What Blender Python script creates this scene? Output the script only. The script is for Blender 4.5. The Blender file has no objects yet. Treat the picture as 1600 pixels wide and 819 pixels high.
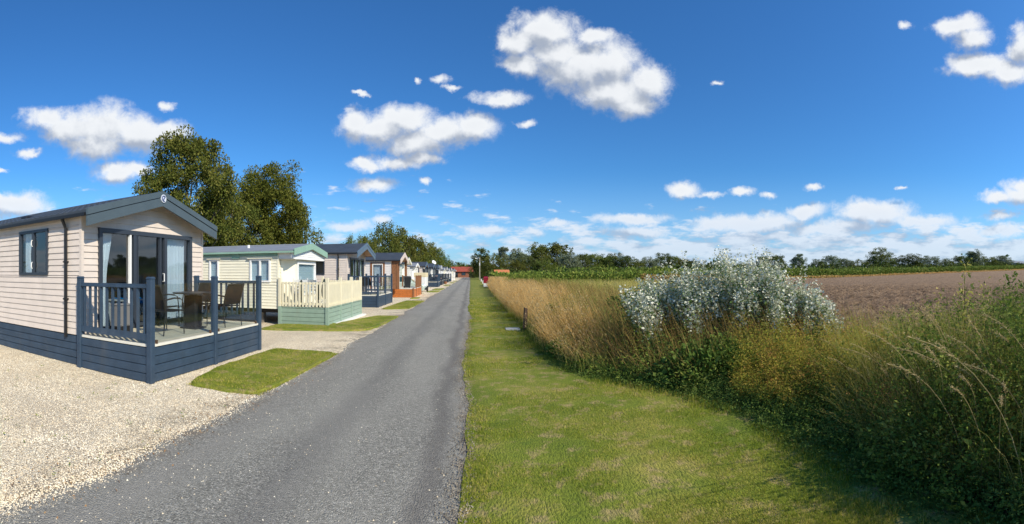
import bpy, math, random
import numpy as np
from math import radians as R, pi, sin, cos, tan, atan2
random.seed(7)
rng = np.random.default_rng(7)
scene = bpy.context.scene
col = scene.collection

# ------------------------------------------------------------------ camera
HC = 1.70
FP = 700.0      # pixels per radian in the 1600 px wide photograph
cam_d = bpy.data.cameras.new('camera')
cam = bpy.data.objects.new('camera', cam_d); col.objects.link(cam)
cam.location = (0, 0, HC); cam.rotation_euler = (pi/2, 0, 0)
cam_d.type = 'PANO'
cam_d.panorama_type = 'CENTRAL_CYLINDRICAL'
cam_d.central_cylindrical_radius = 1.0
cam_d.central_cylindrical_range_u_min = -735/FP
cam_d.central_cylindrical_range_u_max = 865/FP
cam_d.central_cylindrical_range_v_min = (427-819)/FP
cam_d.central_cylindrical_range_v_max = 427/FP
cam_d.clip_start = 0.05; cam_d.clip_end = 9000
scene.camera = cam
scene.render.resolution_x = 1024; scene.render.resolution_y = 524
scene.view_settings.view_transform = 'Standard'
scene.view_settings.look = 'None'
scene.view_settings.exposure = 0.12
scene.view_settings.gamma = 1.0
try:
    scene.cycles.use_denoising = True
    scene.cycles.max_bounces = 6; scene.cycles.diffuse_bounces = 3
    scene.cycles.transparent_max_bounces = 12
    scene.cycles.use_adaptive_sampling = True
except Exception: pass

# ------------------------------------------------------------------ sun
SUN_AZ = math.atan2(0.82, -0.57)      # bearing clockwise from +Y
SUN_EL = R(37)
sd = bpy.data.lights.new('sun', 'SUN'); sd.energy = 5.0; sd.angle = R(0.53); sd.color = (1.0, 0.90, 0.73)
so = bpy.data.objects.new('sun', sd); col.objects.link(so)
import mathutils
tosun = mathutils.Vector((sin(SUN_AZ)*cos(SUN_EL), cos(SUN_AZ)*cos(SUN_EL), sin(SUN_EL)))
so.rotation_euler = tosun.to_track_quat('Z', 'Y').to_euler()
so.location = (20, -15, 30)

# ------------------------------------------------------------------ node helper
class NT:
    def __init__(s, tree): s.t = tree; s.n = tree.nodes; s.l = tree.links
    def add(s, typ, **kw):
        nd = s.n.new(typ)
        for k, v in kw.items():
            if k == 'ins':
                for i, val in v.items():
                    s.put(nd.inputs[i], val)
            else: setattr(nd, k, v)
        return nd
    def put(s, sock, val):
        if hasattr(val, 'is_output') or isinstance(val, bpy.types.NodeSocket): s.l.new(val, sock)
        else: sock.default_value = val
    def math(s, op, a, b=None, c=None, clamp=False):
        nd = s.n.new('ShaderNodeMath'); nd.operation = op; nd.use_clamp = clamp
        s.put(nd.inputs[0], a)
        if b is not None: s.put(nd.inputs[1], b)
        if c is not None: s.put(nd.inputs[2], c)
        return nd.outputs[0]
    def vmath(s, op, a, b=None, c=None, out=0):
        nd = s.n.new('ShaderNodeVectorMath'); nd.operation = op
        s.put(nd.inputs[0], a)
        if b is not None: s.put(nd.inputs[1], b)
        if c is not None: s.put(nd.inputs[2], c)
        return nd.outputs[out]
    def mix(s, f, a, b, blend='MIX'):
        nd = s.n.new('ShaderNodeMix'); nd.data_type = 'RGBA'; nd.blend_type = blend
        s.put(nd.inputs[0], f); s.put(nd.inputs[6], a); s.put(nd.inputs[7], b)
        return nd.outputs[2]
    def noise(s, vec, scale, detail=4, rough=.55, dist=0.0, out=0):
        nd = s.n.new('ShaderNodeTexNoise')
        if vec is not None: s.put(nd.inputs['Vector'], vec)
        nd.inputs['Scale'].default_value = scale; nd.inputs['Detail'].default_value = detail
        nd.inputs['Roughness'].default_value = rough; nd.inputs['Distortion'].default_value = dist
        return nd.outputs[out]
    def ramp(s, f, stops, interp='LINEAR'):
        nd = s.n.new('ShaderNodeValToRGB'); cr = nd.color_ramp; cr.interpolation = interp
        while len(cr.elements) < len(stops): cr.elements.new(.5)
        for e, (p, c) in zip(cr.elements, stops):
            e.position = p; e.color = (c, c, c, 1) if not hasattr(c, '__len__') else (*c[:3], 1)
        s.put(nd.inputs[0], f); return nd.outputs[0]
    def smooth(s, v, a, b):
        nd = s.n.new('ShaderNodeMapRange'); nd.interpolation_type = 'SMOOTHSTEP'
        s.put(nd.inputs[0], v); nd.inputs[1].default_value = a; nd.inputs[2].default_value = b
        return nd.outputs[0]

# ------------------------------------------------------------------ sky
world = bpy.data.worlds.new('World'); scene.world = world; world.use_nodes = True
W_ = NT(world.node_tree); world.node_tree.nodes.clear()
SKY_S = 0.125
sky = W_.add('ShaderNodeTexSky', sky_type='NISHITA', sun_disc=False, sun_elevation=SUN_EL, sun_rotation=SUN_AZ,
             air_density=1.0, dust_density=0.6, ozone_density=2.5, altitude=0)
hs = W_.add('ShaderNodeHueSaturation', ins={'Saturation': 1.12, 'Value': 1.0, 'Hue': 0.502, 'Color': sky.outputs[0]})
skycol = W_.mix(1.0, hs.outputs[0], (.41, .83, 1.15, 1), 'MULTIPLY')
geo = W_.add('ShaderNodeTexCoord').outputs['Generated']
sep = W_.add('ShaderNodeSeparateXYZ', ins={0: geo})
az = W_.math('ARCTAN2', sep.outputs[0], sep.outputs[1])
hor = W_.math('SQRT', W_.math('ADD', W_.math('MULTIPLY', sep.outputs[0], sep.outputs[0]), W_.math('MULTIPLY', sep.outputs[1], sep.outputs[1])))
tt = W_.math('DIVIDE', sep.outputs[2], W_.math('MAXIMUM', hor, .02))
P0 = W_.add('ShaderNodeCombineXYZ', ins={0: az, 1: tt, 2: 0.0}).outputs[0]

# cumulus clouds: bearing and elevation of each puff, as (bearing px, height px, half width, half height)
BLOBS = [(72,186,34,16),(112,200,48,26),(165,198,52,32),(152,226,42,22),(216,212,46,27),(256,208,34,20),
 (184,270,36,16),(216,266,24,14),(20,320,52,19),(-60,330,60,30),(265,164,15,8),(46,239,24,9),(8,215,28,10),(0,266,18,5),
 (556,190,26,20),(592,202,52,24),(632,186,44,22),(650,222,46,20),(694,206,46,20),(738,200,38,21),
 (570,259,32,10),(622,252,48,14),(660,246,34,11),(584,286,36,12),(669,281,13,7),
 (850,46,52,26),(806,66,28,22),(866,82,56,24),(818,102,28,18),(906,106,58,36),(952,102,46,36),(958,142,52,28),(1010,130,38,28),(986,162,40,20),(928,58,34,12),
 (784,153,44,13),(824,191,20,8),(688,124,20,9),(708,138,16,6),(652,123,8,6),(565,148,15,4),
 (1418,40,17,8),(1498,42,36,16),(1516,62,28,17),(1530,104,52,17),(1576,112,44,18),(1596,72,22,28),(1640,60,40,30),
 (1068,295,30,13),(1106,302,36,7),(1160,300,22,9),(1203,306,15,7),(1268,292,19,8),(1405,291,11,5),(1122,127,12,5),
 (1562,309,36,10),(1604,302,34,20),
 (546,353,46,10),(598,346,24,9),(756,362,42,11),(868,350,46,8),(834,362,26,9),(986,343,66,11),(1000,364,60,11),(1110,350,42,13),(1182,348,76,15),(1262,330,36,13),
 (1370,332,56,18),(1330,352,60,13),(1440,346,70,14),(1566,340,42,9),(1280,360,60,13),(1560,362,60,12),
 (1800,240,90,40),(1990,150,70,30),(2200,260,110,40),(2520,180,90,36),(-220,180,80,34),(-420,270,100,30),(-760,200,90,36)]
CS = 1/SKY_S
lowf = W_.smooth(tt, .20, .0)
veil = W_.math('MULTIPLY', W_.smooth(tt, .24, .0), .45)
skyc = W_.mix(veil, skycol, (.42*CS, .62*CS, .94*CS, 1))
def cloud_sector(px0, px1):
    """sky shader for one range of bearings, with the puffs that reach into it"""
    blobs = [b for b in BLOBS if b[0]+b[2]*1.3+30 > px0 and b[0]-b[2]*1.3-30 < px1]
    grp = bpy.data.node_groups.new('cloud_field', 'ShaderNodeTree')
    grp.interface.new_socket('P', in_out='INPUT', socket_type='NodeSocketVector')
    grp.interface.new_socket('F', in_out='OUTPUT', socket_type='NodeSocketFloat')
    grp.interface.new_socket('S', in_out='OUTPUT', socket_type='NodeSocketFloat')
    G = NT(grp); gi = G.add('NodeGroupInput'); go = G.add('NodeGroupOutput'); Pp = gi.outputs[0]
    wv = G.vmath('MULTIPLY', G.vmath('SUBTRACT', G.noise(Pp, 12.0, 6, .66, out=1), (.5, .5, .5)), (.075, .05, 0))
    Pw = G.vmath('ADD', Pp, wv); run = None
    for (bx, by, rx, ry) in blobs:
        cx, cy = (bx-735)/FP, (427-by)/FP; sx, sy = FP/(rx*1.2), FP/(ry*1.2)
        d = G.vmath('LENGTH', G.vmath('MULTIPLY_ADD', Pw, (sx, sy, 0), (-cx*sx, -cy*sy, 0)), out=1)
        if ry <= 14: d = G.math('ADD', d, .34 if ry < 10 else .16)      # little puffs are thin and torn
        run = d if run is None else G.math('SMOOTH_MIN', run, d, .25)
    f = G.math('SUBTRACT', 1.0, run if run is not None else 3.0)
    ns = G.noise(Pp, 20.0, 3, .5)
    soft = G.math('ADD', f, G.math('MULTIPLY', G.math('SUBTRACT', ns, .5), 1.3))
    n1 = G.noise(Pp, 24.0, 9, .66, .25)
    f = G.math('ADD', f, G.math('MULTIPLY', G.math('SUBTRACT', n1, .5), 1.25))
    bn = G.noise(G.vmath('MULTIPLY', Pp, (1, 3.2, 1)), 14.0, 7, .58)      # low bank of distant cumulus all round the horizon
    sp = G.add('ShaderNodeSeparateXYZ', ins={0: Pp})
    bandh = G.math('SUBTRACT', .125, sp.outputs[1]); side = G.smooth(sp.outputs[0], -.1, .55)
    band = G.math('MULTIPLY', G.math('MINIMUM', G.math('MULTIPLY', bandh, 10.0), .70), G.math('ADD', .42, G.math('MULTIPLY', side, .95)))
    bf = G.math('ADD', G.math('MULTIPLY', G.math('SUBTRACT', bn, .570), 3.4), band)
    f = G.math('MAXIMUM', f, G.math('MINIMUM', bf, 1.2))
    soft = G.math('MAXIMUM', soft, G.math('MINIMUM', bf, 1.2))
    G.l.new(f, go.inputs[0]); G.l.new(soft, go.inputs[1])
    def field(vec):
        nd = W_.n.new('ShaderNodeGroup'); nd.node_tree = grp; W_.put(nd.inputs[0], vec); return nd.outputs
    (F0, S0), (_, S1) = field(P0), field(W_.vmath('ADD', P0, (.012, .034, 0)))
    alpha = W_.smooth(F0, -.22, .56)
    body = W_.smooth(F0, .15, 1.2)
    lit = W_.math('ADD', .55, W_.math('MULTIPLY', W_.math('ADD', W_.math('MULTIPLY', W_.math('SUBTRACT', S0, S1), .8), W_.math('MULTIPLY', W_.math('SUBTRACT', F0, S0), .22)), 1.2), clamp=True)
    lit = W_.math('SUBTRACT', W_.smooth(lit, .05, 1.0), W_.math('MULTIPLY', body, .10), clamp=True)
    ccol = W_.mix(lit, (.38*CS, .43*CS, .52*CS, 1), (.86*CS, .88*CS, .90*CS, 1))
    ccol = W_.mix(W_.math('MULTIPLY', lowf, .42), ccol, (.48*CS, .62*CS, .86*CS, 1))
    alpha = W_.math('MULTIPLY', alpha, W_.math('SUBTRACT', .97, W_.math('MULTIPLY', lowf, .25)))
    return W_.add('ShaderNodeBackground', ins={0: W_.mix(alpha, skyc, ccol), 1: SKY_S}).outputs[0]
plain = W_.add('ShaderNodeBackground', ins={0: skyc, 1: SKY_S}).outputs[0]
CUTS = [-330, 330, 680, 900, 1210, 1450, 1720]
shader = cloud_sector(-9999, CUTS[0])
for k, c in enumerate(CUTS):
    nx = cloud_sector(c, CUTS[k+1] if k+1 < len(CUTS) else 9999)
    fac = W_.math('GREATER_THAN', az, (c-735)/FP)
    shader = W_.add('ShaderNodeMixShader', ins={0: fac, 1: shader, 2: nx}).outputs[0]
inband = W_.math('MULTIPLY', W_.math('GREATER_THAN', tt, 0.0), W_.math('LESS_THAN', tt, .68))
shader = W_.add('ShaderNodeMixShader', ins={0: inband, 1: plain, 2: shader}).outputs[0]
wo = W_.add('ShaderNodeOutputWorld'); W_.l.new(shader, wo.inputs[0])
world.cycles.sampling_method = 'MANUAL'; world.cycles.sample_map_resolution = 256

# ------------------------------------------------------------------ materials
MATS = {}
def mat(name, color, rough=.6, spec=.4, metal=0.0, var=.0, vscale=3.0, bump=0.0, bscale=60.0, dirt=0.0, coat=0.0):
    if name in MATS: return MATS[name]
    m = bpy.data.materials.new(name); m.use_nodes = True; t = NT(m.node_tree)
    b = t.n['Principled BSDF']
    b.inputs['Roughness'].default_value = rough; b.inputs['Metallic'].default_value = metal
    b.inputs['Specular IOR Level'].default_value = spec
    if coat: b.inputs['Coat Weight'].default_value = coat
    oc = t.add('ShaderNodeTexCoord').outputs['Object']
    c = (*color, 1)
    if var or dirt:
        nz = t.noise(oc, vscale, 5, .6)
        lo = tuple(max(0, x*(1-var)) for x in color)+(1,); hi = tuple(min(1, x*(1+var)) for x in color)+(1,)
        c = t.mix(t.smooth(nz, .3, .7), lo, hi)
        if dirt:
            nd = t.noise(t.vmath('MULTIPLY', oc, (1, 1, .25)), 2.3, 6, .65)
            c = t.mix(t.math('MULTIPLY', t.smooth(nd, .5, .8), dirt), c, (.22, .2, .16, 1))
    t.put(b.inputs['Base Color'], c)
    if bump:
        bn = t.add('ShaderNodeBump', ins={'Strength': bump, 'Distance': .01, 'Height': t.noise(oc, bscale, 4, .6)})
        t.l.new(bn.outputs[0], b.inputs['Normal'])
    MATS[name] = m; return m

def leafmat(name, c1, c2, c3=None, trans=.25, rough=.75, clump=.5, spec=.08, objvar=.12):
    m = bpy.data.materials.new(name); m.use_nodes = True; t = NT(m.node_tree)
    t.n.remove(t.n['Principled BSDF']); out = t.n['Material Output']
    gg = t.add('ShaderNodeNewGeometry'); ri = gg.outputs['Random Per Island']
    oc = t.add('ShaderNodeTexCoord').outputs['Object']
    nz = t.noise(oc, clump, 3, .6)
    f = t.math('ADD', t.math('MULTIPLY', ri, .55), t.math('MULTIPLY', t.math('SUBTRACT', nz, .27), 1.0), clamp=True)
    stops = [(.05, c1), (.85, c2)] if c3 is None else [(.05, c1), (.5, c2), (.9, c3)]
    c = t.ramp(f, stops)
    if objvar:
        oi = t.add('ShaderNodeObjectInfo').outputs['Random']
        h = t.add('ShaderNodeHueSaturation', ins={'Hue': t.math('ADD', .5-.03*objvar*4, t.math('MULTIPLY', oi, .06*objvar*4)), 'Saturation': 1.0,
               'Value': t.math('ADD', 1-objvar, t.math('MULTIPLY', oi, 2*objvar)), 'Color': c}); c = h.outputs[0]
    d = t.add('ShaderNodeBsdfPrincipled', ins={'Base Color': c, 'Roughness': rough, 'Specular IOR Level': spec})
    tr = t.add('ShaderNodeBsdfTranslucent', ins={'Color': c})
    mx = t.add('ShaderNodeMixShader', ins={0: trans, 1: d.outputs[0], 2: tr.outputs[0]})
    t.l.new(mx.outputs[0], out.inputs[0]); MATS[name] = m; return m

def glassmat(name, tint=(.80,.85,.88), gloss=.07):
    m = bpy.data.materials.new(name); m.use_nodes = True; t = NT(m.node_tree)
    t.n.remove(t.n['Principled BSDF']); out = t.n['Material Output']
    tr = t.add('ShaderNodeBsdfTransparent', ins={0: (*tint, 1)})
    gl = t.add('ShaderNodeBsdfGlossy', ins={0: (1, 1, 1, 1), 'Roughness': .02})
    fr = t.add('ShaderNodeFresnel', ins={0: 1.5})
    bf = t.add('ShaderNodeNewGeometry').outputs['Backfacing']
    fac = t.math('MULTIPLY', t.math('ADD', t.math('MULTIPLY', fr.outputs[0], 1.2), gloss, clamp=True), t.math('SUBTRACT', 1.0, bf))
    mx = t.add('ShaderNodeMixShader', ins={0: fac, 1: tr.outputs[0], 2: gl.outputs[0]})
    t.l.new(mx.outputs[0], out.inputs[0]); MATS[name] = m; return m

def groundmat(name, fn, rough=.9, spec=.2):
    m = bpy.data.materials.new(name); m.use_nodes = True; t = NT(m.node_tree)
    b = t.n['Principled BSDF']; b.inputs['Roughness'].default_value = rough; b.inputs['Specular IOR Level'].default_value = spec
    oc = t.add('ShaderNodeTexCoord').outputs['Object']
    c, h, st, dist = fn(t, oc)
    t.put(b.inputs['Base Color'], c)
    if h is not None:
        bn = t.add('ShaderNodeBump', ins={'Strength': st, 'Distance': dist, 'Height': h}); t.l.new(bn.outputs[0], b.inputs['Normal'])
    MATS[name] = m; return m

def f_gravel(t, oc):
    v = t.add('ShaderNodeTexVoronoi', feature='F1', ins={'Vector': oc, 'Scale': 78.0})
    ed = v.outputs['Distance']; rc = t.add('ShaderNodeSeparateColor', ins={0: v.outputs['Color']}).outputs[0]
    c = t.ramp(rc, [(0, (.52,.40,.25)), (.3, (.82,.68,.47)), (.7, (.93,.80,.58)), (1, (.97,.91,.73))])
    c = t.mix(t.math('MULTIPLY', t.smooth(ed, .45, .85), .7), c, (.36, .28, .18, 1))
    big = t.noise(oc, .55, 5, .65); c = t.mix(t.math('MULTIPLY', t.smooth(big, .48, .75), .45), c, (.42, .34, .25, 1))
    b2 = t.noise(oc, 3.0, 5, .7); c = t.mix(t.math('MULTIPLY', t.smooth(b2, .6, .8), .35), c, (.33, .25, .16, 1))
    sx = t.add('ShaderNodeSeparateXYZ', ins={0: oc}); # dirtier and mossier against the road
    near = t.math('MULTIPLY', t.smooth(sx.outputs[0], -3.9, -2.8), t.smooth(t.noise(oc, 1.6, 5, .7), .40, .68))
    c = t.mix(t.math('MULTIPLY', near, .8), c, (.17, .135, .09, 1))
    h = t.math('SUBTRACT', 1.0, ed)
    return c, h, .9, .02
def f_road(t, oc):
    v = t.add('ShaderNodeTexVoronoi', feature='F1', ins={'Vector': oc, 'Scale': 85.0})
    rc = t.add('ShaderNodeSeparateColor', ins={0: v.outputs['Color']}).outputs[0]
    c = t.ramp(rc, [(0, (.135,.13,.108)), (.5, (.245,.235,.20)), (.88, (.345,.33,.28)), (1, (.52,.49,.42))])
    st = t.vmath('MULTIPLY', oc, (1.0, .22, 1))
    a = t.noise(st, 1.5, 5, .6)
    c = t.mix(t.math('MULTIPLY', t.smooth(a, .38, .66), .55), c, (.335, .32, .272, 1))
    sx = t.add('ShaderNodeSeparateXYZ', ins={0: oc}).outputs[0]
    for cx, w, k, cc in ((-.35, .22, .5, (.085,.075,.068,1)), (-1.45, .35, .35, (.12,.115,.107,1)), (-2.35, .30, .35, (.28,.26,.225,1))):
        g = t.smooth(t.math('ABSOLUTE', t.math('SUBTRACT', t.math('ADD', sx, t.math('MULTIPLY', t.noise(oc, .6, 3, .5), .5)), cx+.25)), w, 0.0)
        c = t.mix(t.math('MULTIPLY', g, k), c, cc)
    e = t.noise(oc, 4.0, 6, .7)
    edge = t.math('MAXIMUM', t.smooth(sx, -.25, 0.05), t.smooth(sx, -2.4, -2.9))
    c = t.mix(t.math('MULTIPLY', edge, t.smooth(e, .45, .65)), c, (.20, .15, .10, 1))
    sp = t.noise(oc, .9, 6, .75); c = t.mix(t.math('MULTIPLY', t.smooth(sp, .62, .74), .35), c, (.17,.135,.10,1))
    h = t.math('SUBTRACT', 1.0, v.outputs['Distance'])
    return c, h, .8, .012
def f_lawn(t, oc):
    a = t.noise(oc, .9, 5, .6); b_ = t.noise(oc, 5.0, 5, .65); d = t.noise(t.vmath('MULTIPLY', oc, (1, .45, 1)), 60.0, 3, .6)
    c = t.ramp(a, [(.3, (.13,.185,.018)), (.5, (.22,.255,.03)), (.68, (.36,.32,.07))])
    c = t.mix(t.math('MULTIPLY', t.smooth(b_, .50, .64), .7), c, (.46, .33, .16, 1))
    c = t.mix(t.math('MULTIPLY', t.smooth(b_, .44, .30), .5), c, (.10, .17, .02, 1))
    c = t.mix(t.math('MULTIPLY', t.smooth(d, .35, .65), .5), c, (.07, .10, .014, 1))
    return c, d, .9, .03
def f_meadow(t, oc):
    a = t.noise(oc, .12, 5, .6); b_ = t.noise(oc, 1.1, 5, .65)
    c = t.ramp(a, [(.3, (.055,.085,.018)), (.55, (.11,.13,.035)), (.72, (.20,.175,.07))])
    c = t.mix(t.math('MULTIPLY', t.smooth(b_, .45, .7), .5), c, (.05, .05, .02, 1))
    return c, b_, .9, .1
def f_soil(t, oc):
    a = t.noise(oc, .35, 5, .6); b_ = t.noise(oc, 7.0, 6, .7); v = t.noise(oc, 2.2, 6, .75)
    c = t.ramp(b_, [(.25, (.14,.082,.042)), (.5, (.34,.22,.128)), (.75, (.55,.40,.25))])
    c = t.mix(t.math('MULTIPLY', t.smooth(v, .46, .66), .45), c, (.085, .058, .042, 1))
    c = t.mix(t.math('MULTIPLY', t.smooth(a, .5, .75), .3), c, (.23, .18, .13, 1))
    fw = t.noise(t.vmath('MULTIPLY', oc, (.35, 1.6, 1)), 1.1, 5, .7)
    c = t.mix(t.math('MULTIPLY', t.smooth(fw, .50, .64), .5), c, (.075, .045, .026, 1))
    c = t.mix(t.math('MULTIPLY', t.smooth(fw, .46, .34), .35), c, (.40, .29, .19, 1))
    return c, t.math('ADD', b_, t.math('MULTIPLY', v, 1.5)), 1.0, .3
M_grav = groundmat('limestone_chippings', f_gravel); M_road = groundmat('worn_tarmac', f_road, .82, .35)
M_lawn = groundmat('mown_turf', f_lawn); M_meadow = groundmat('rough_meadow', f_meadow); M_soil = groundmat('ploughed_soil', f_soil)

# ------------------------------------------------------------------ object helpers
def tag(o, label=None, cat=None, group=None, kind=None):
    if label: o['label'] = label
    if cat: o['category'] = cat
    if group: o['group'] = group
    if kind: o['kind'] = kind
    return o
def empty(name, loc, label=None, cat=None, group=None, rz=0):
    o = bpy.data.objects.new(name, None); col.objects.link(o); o.location = loc; o.rotation_euler.z = rz
    o.empty_display_size = .2
    return tag(o, label, cat, group)
def link(name, me, m=None, parent=None, loc=None):
    if m is not None and not me.materials: me.materials.append(m)
    o = bpy.data.objects.new(name, me); col.objects.link(o)
    if parent is not None: o.parent = parent
    if loc is not None: o.location = loc
    return o
class MB:
    """collects simple solids into one mesh"""
    def __init__(s): s.v = []; s.f = []; s.st = []
    def box(s, x0, x1, y0, y1, z0, z1):
        i = len(s.v); s.st.append((i, len(s.f)))
        s.v += [(x0,y0,z0),(x1,y0,z0),(x1,y1,z0),(x0,y1,z0),(x0,y0,z1),(x1,y0,z1),(x1,y1,z1),(x0,y1,z1)]
        s.f += [(i,i+3,i+2,i+1),(i+4,i+5,i+6,i+7),(i,i+1,i+5,i+4),(i+1,i+2,i+6,i+5),(i+2,i+3,i+7,i+6),(i+3,i,i+4,i+7)]
        return s
    def hexa(s, pts):   # 8 points, bottom ring then top ring
        i = len(s.v); s.st.append((i, len(s.f))); s.v += [tuple(p) for p in pts]
        s.f += [(i,i+3,i+2,i+1),(i+4,i+5,i+6,i+7),(i,i+1,i+5,i+4),(i+1,i+2,i+6,i+5),(i+2,i+3,i+7,i+6),(i+3,i,i+4,i+7)]
        return s
    def prism(s, poly, a, b, axis='x'):   # polygon in the other two axes extruded along axis
        i = len(s.v); n = len(poly); s.st.append((i, len(s.f)))
        def pt(p, q): return (q, p[0], p[1]) if axis == 'x' else ((p[0], q, p[1]) if axis == 'y' else (p[0], p[1], q))
        s.v += [pt(p, a) for p in poly] + [pt(p, b) for p in poly]
        s.f += [tuple(range(i, i+n)), tuple(range(i+2*n-1, i+n-1, -1))]
        for k in range(n): s.f.append((i+k, i+(k+1) % n, i+n+(k+1) % n, i+n+k))
        return s
    def tube(s, pts, rad, n=8, cap=True):
        pts = [mathutils.Vector(p) for p in pts]; rad = rad if hasattr(rad, '__len__') else [rad]*len(pts)
        i0 = len(s.v); s.st.append((i0, len(s.f)))
        for k, p in enumerate(pts):
            d = (pts[min(k+1, len(pts)-1)]-pts[max(k-1, 0)]).normalized()
            a = d.cross(mathutils.Vector((0, 0, 1)) if abs(d.z) < .9 else mathutils.Vector((1, 0, 0))).normalized(); b = d.cross(a)
            for j in range(n):
                t = 2*pi*j/n; s.v.append(tuple(p+a*cos(t)*rad[k]+b*sin(t)*rad[k]))
        for k in range(len(pts)-1):
            for j in range(n):
                A = i0+k*n+j; B = i0+k*n+(j+1) % n; s.f.append((A, B, B+n, A+n))
        if cap:
            s.f.append(tuple(range(i0+n-1, i0-1, -1))); e = i0+(len(pts)-1)*n; s.f.append(tuple(range(e, e+n)))
        return s
    def mesh(s, name):
        me = bpy.data.meshes.new(name); me.from_pydata(s.v, [], s.f); me.update(); return me
    def ring(s, P, u0, u1, z0, z1, w, n0, n1):
        """rectangular frame as one connected solid"""
        i = len(s.v); s.st.append((i, len(s.f)))
        for n in (n0, n1):
            for (u, z) in ((u0, z0), (u1, z0), (u1, z1), (u0, z1), (u0+w, z0+w), (u1-w, z0+w), (u1-w, z1-w), (u0+w, z1-w)): s.v.append(P(u, n, z))
        for k in range(4):
            j = (k+1) % 4
            s.f += [(i+k, i+j, i+4+j, i+4+k), (i+8+k, i+8+j, i+12+j, i+12+k), (i+k, i+j, i+8+j, i+8+k), (i+4+k, i+4+j, i+12+j, i+12+k)]
        return s
    def build_each(s, name, m, parent=None, **kw):
        st = s.st+[(len(s.v), len(s.f))]; out = []
        for (a, fa), (b, fb) in zip(st[:-1], st[1:]):
            q = MB(); q.v = s.v[a:b]; q.f = [tuple(x-a for x in f) for f in s.f[fa:fb]]; out.append(q.build(name, m, parent, **kw))
        return out
    def build(s, name, m, parent=None, bevel=0, smooth=False, loc=None):
        me = s.mesh(name)
        import bmesh
        bm = bmesh.new(); bm.from_mesh(me); bmesh.ops.recalc_face_normals(bm, faces=bm.faces)
        if bevel:
            bmesh.ops.bevel(bm, geom=list(bm.edges), offset=bevel, segments=1, affect='EDGES', clamp_overlap=True)
        bm.to_mesh(me); bm.free()
        if smooth:
            me.polygons.foreach_set('use_smooth', [True]*len(me.polygons))
        return link(name, me, m, parent, loc)
def np_mesh(name, V, F, smooth=False):
    V = np.asarray(V, np.float32).reshape(-1, 3); F = np.asarray(F, np.int32)
    me = bpy.data.meshes.new(name); k = F.shape[1]
    me.vertices.add(len(V)); me.vertices.foreach_set('co', V.ravel())
    me.loops.add(F.size); me.loops.foreach_set('vertex_index', F.ravel())
    me.polygons.add(len(F)); me.polygons.foreach_set('loop_start', np.arange(0, F.size, k, dtype=np.int32))
    try: me.polygons.foreach_set('loop_total', np.full(len(F), k, np.int32))
    except Exception: pass
    if smooth: me.polygons.foreach_set('use_smooth', np.ones(len(F), bool))
    me.update(calc_edges=True); me.validate(); return me
def copy_tree(o, parent=None):
    c = o.copy(); col.objects.link(c)
    if parent is not None: c.parent = parent
    for ch in list(o.children): copy_tree(ch, c)
    return c
# lattice noise in numpy
_L = rng.random((256, 256))
def vnoise(x, y):
    xi = np.floor(x).astype(int); yi = np.floor(y).astype(int); fx = x-xi; fy = y-yi
    fx = fx*fx*(3-2*fx); fy = fy*fy*(3-2*fy)
    g = lambda a, b: _L[a & 255, b & 255]
    return (g(xi, yi)*(1-fx)+g(xi+1, yi)*fx)*(1-fy)+(g(xi, yi+1)*(1-fx)+g(xi+1, yi+1)*fx)*fy
def fbm(x, y, o=4):
    s = 0; a = .5; t = 0
    for k in range(o): s = s+a*vnoise(x*2**k+17*k, y*2**k+31*k); t += a; a *= .5
    return s/t
def gz(x): return np.maximum(0, (np.asarray(x, float)-105))*0.02      # the ground climbs gently far to the east
def place(px, r): th = (px-735)/FP; return r*sin(th), r*cos(th)

# ------------------------------------------------------------------ ground sheets
def edge_x(y):   # where the mown verge meets the rough growth
    y = np.asarray(y, float)
    return np.interp(y, [-6, 1, 1.9, 2.6, 4.3, 5.5, 6.4, 7.4, 10, 13, 19, 40, 170], [2.5, 2.5, 2.55, 2.75, 2.95, 2.7, 2.1, 1.6, 1.42, 1.55, 1.5, 1.75, 3.2])
def sheet(name, X, Y, Z, m, kind='structure'):
    ny, nx = X.shape; V = np.stack([X, Y, Z], -1).reshape(-1, 3)
    i = np.arange(ny-1)[:, None]*nx+np.arange(nx-1)[None]; F = np.stack([i, i+1, i+nx+1, i+nx], -1).reshape(-1, 4)
    o = link(name, np_mesh(name, V, F, True), m); return tag(o, kind=kind)
xs = np.array([-4000, -400, -60, 0, 60, 105, 140, 200, 330, 500, 900, 4000.]); ys = np.array([-1500, -60, 0, 60, 160, 400, 1200, 5000.])
X, Y = np.meshgrid(xs, ys); sheet('ground', X, Y, np.minimum(gz(X), 9)-.03, M_meadow)
# gravel pitch
ys = np.linspace(-8, 172, 361); u = np.linspace(0, 1, 30)
X, Y = np.meshgrid(u, ys); X = -13+X*(13-2.6); sheet('gravel_pitch', X, Y, 0*X-.004+.012*fbm(X*1.2, Y*1.2), M_grav)
# road
ys = np.concatenate([np.arange(-6, 30, .12), np.arange(30, 190, 1.0)]); u = np.linspace(0, 1, 25)
L_ = -2.80+.16*(fbm(ys*.55+3, ys*0+2)-.5)*2+.05*(fbm(ys*3, ys*0)-.5)*2; Rr = -.02+.12*(fbm(ys*.6+50, ys*0+9)-.5)*2+.05*(fbm(ys*3.3, ys*0+5)-.5)*2
Rr = Rr-.10*np.clip((5-ys)/4, 0, 1)
X = L_[:, None]+(Rr-L_)[:, None]*u[None]; Y = ys[:, None]+0*X; Z = .012+.028*np.sin(np.pi*u)[None]+0*X
sheet('road', X, Y, Z, M_road)
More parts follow.
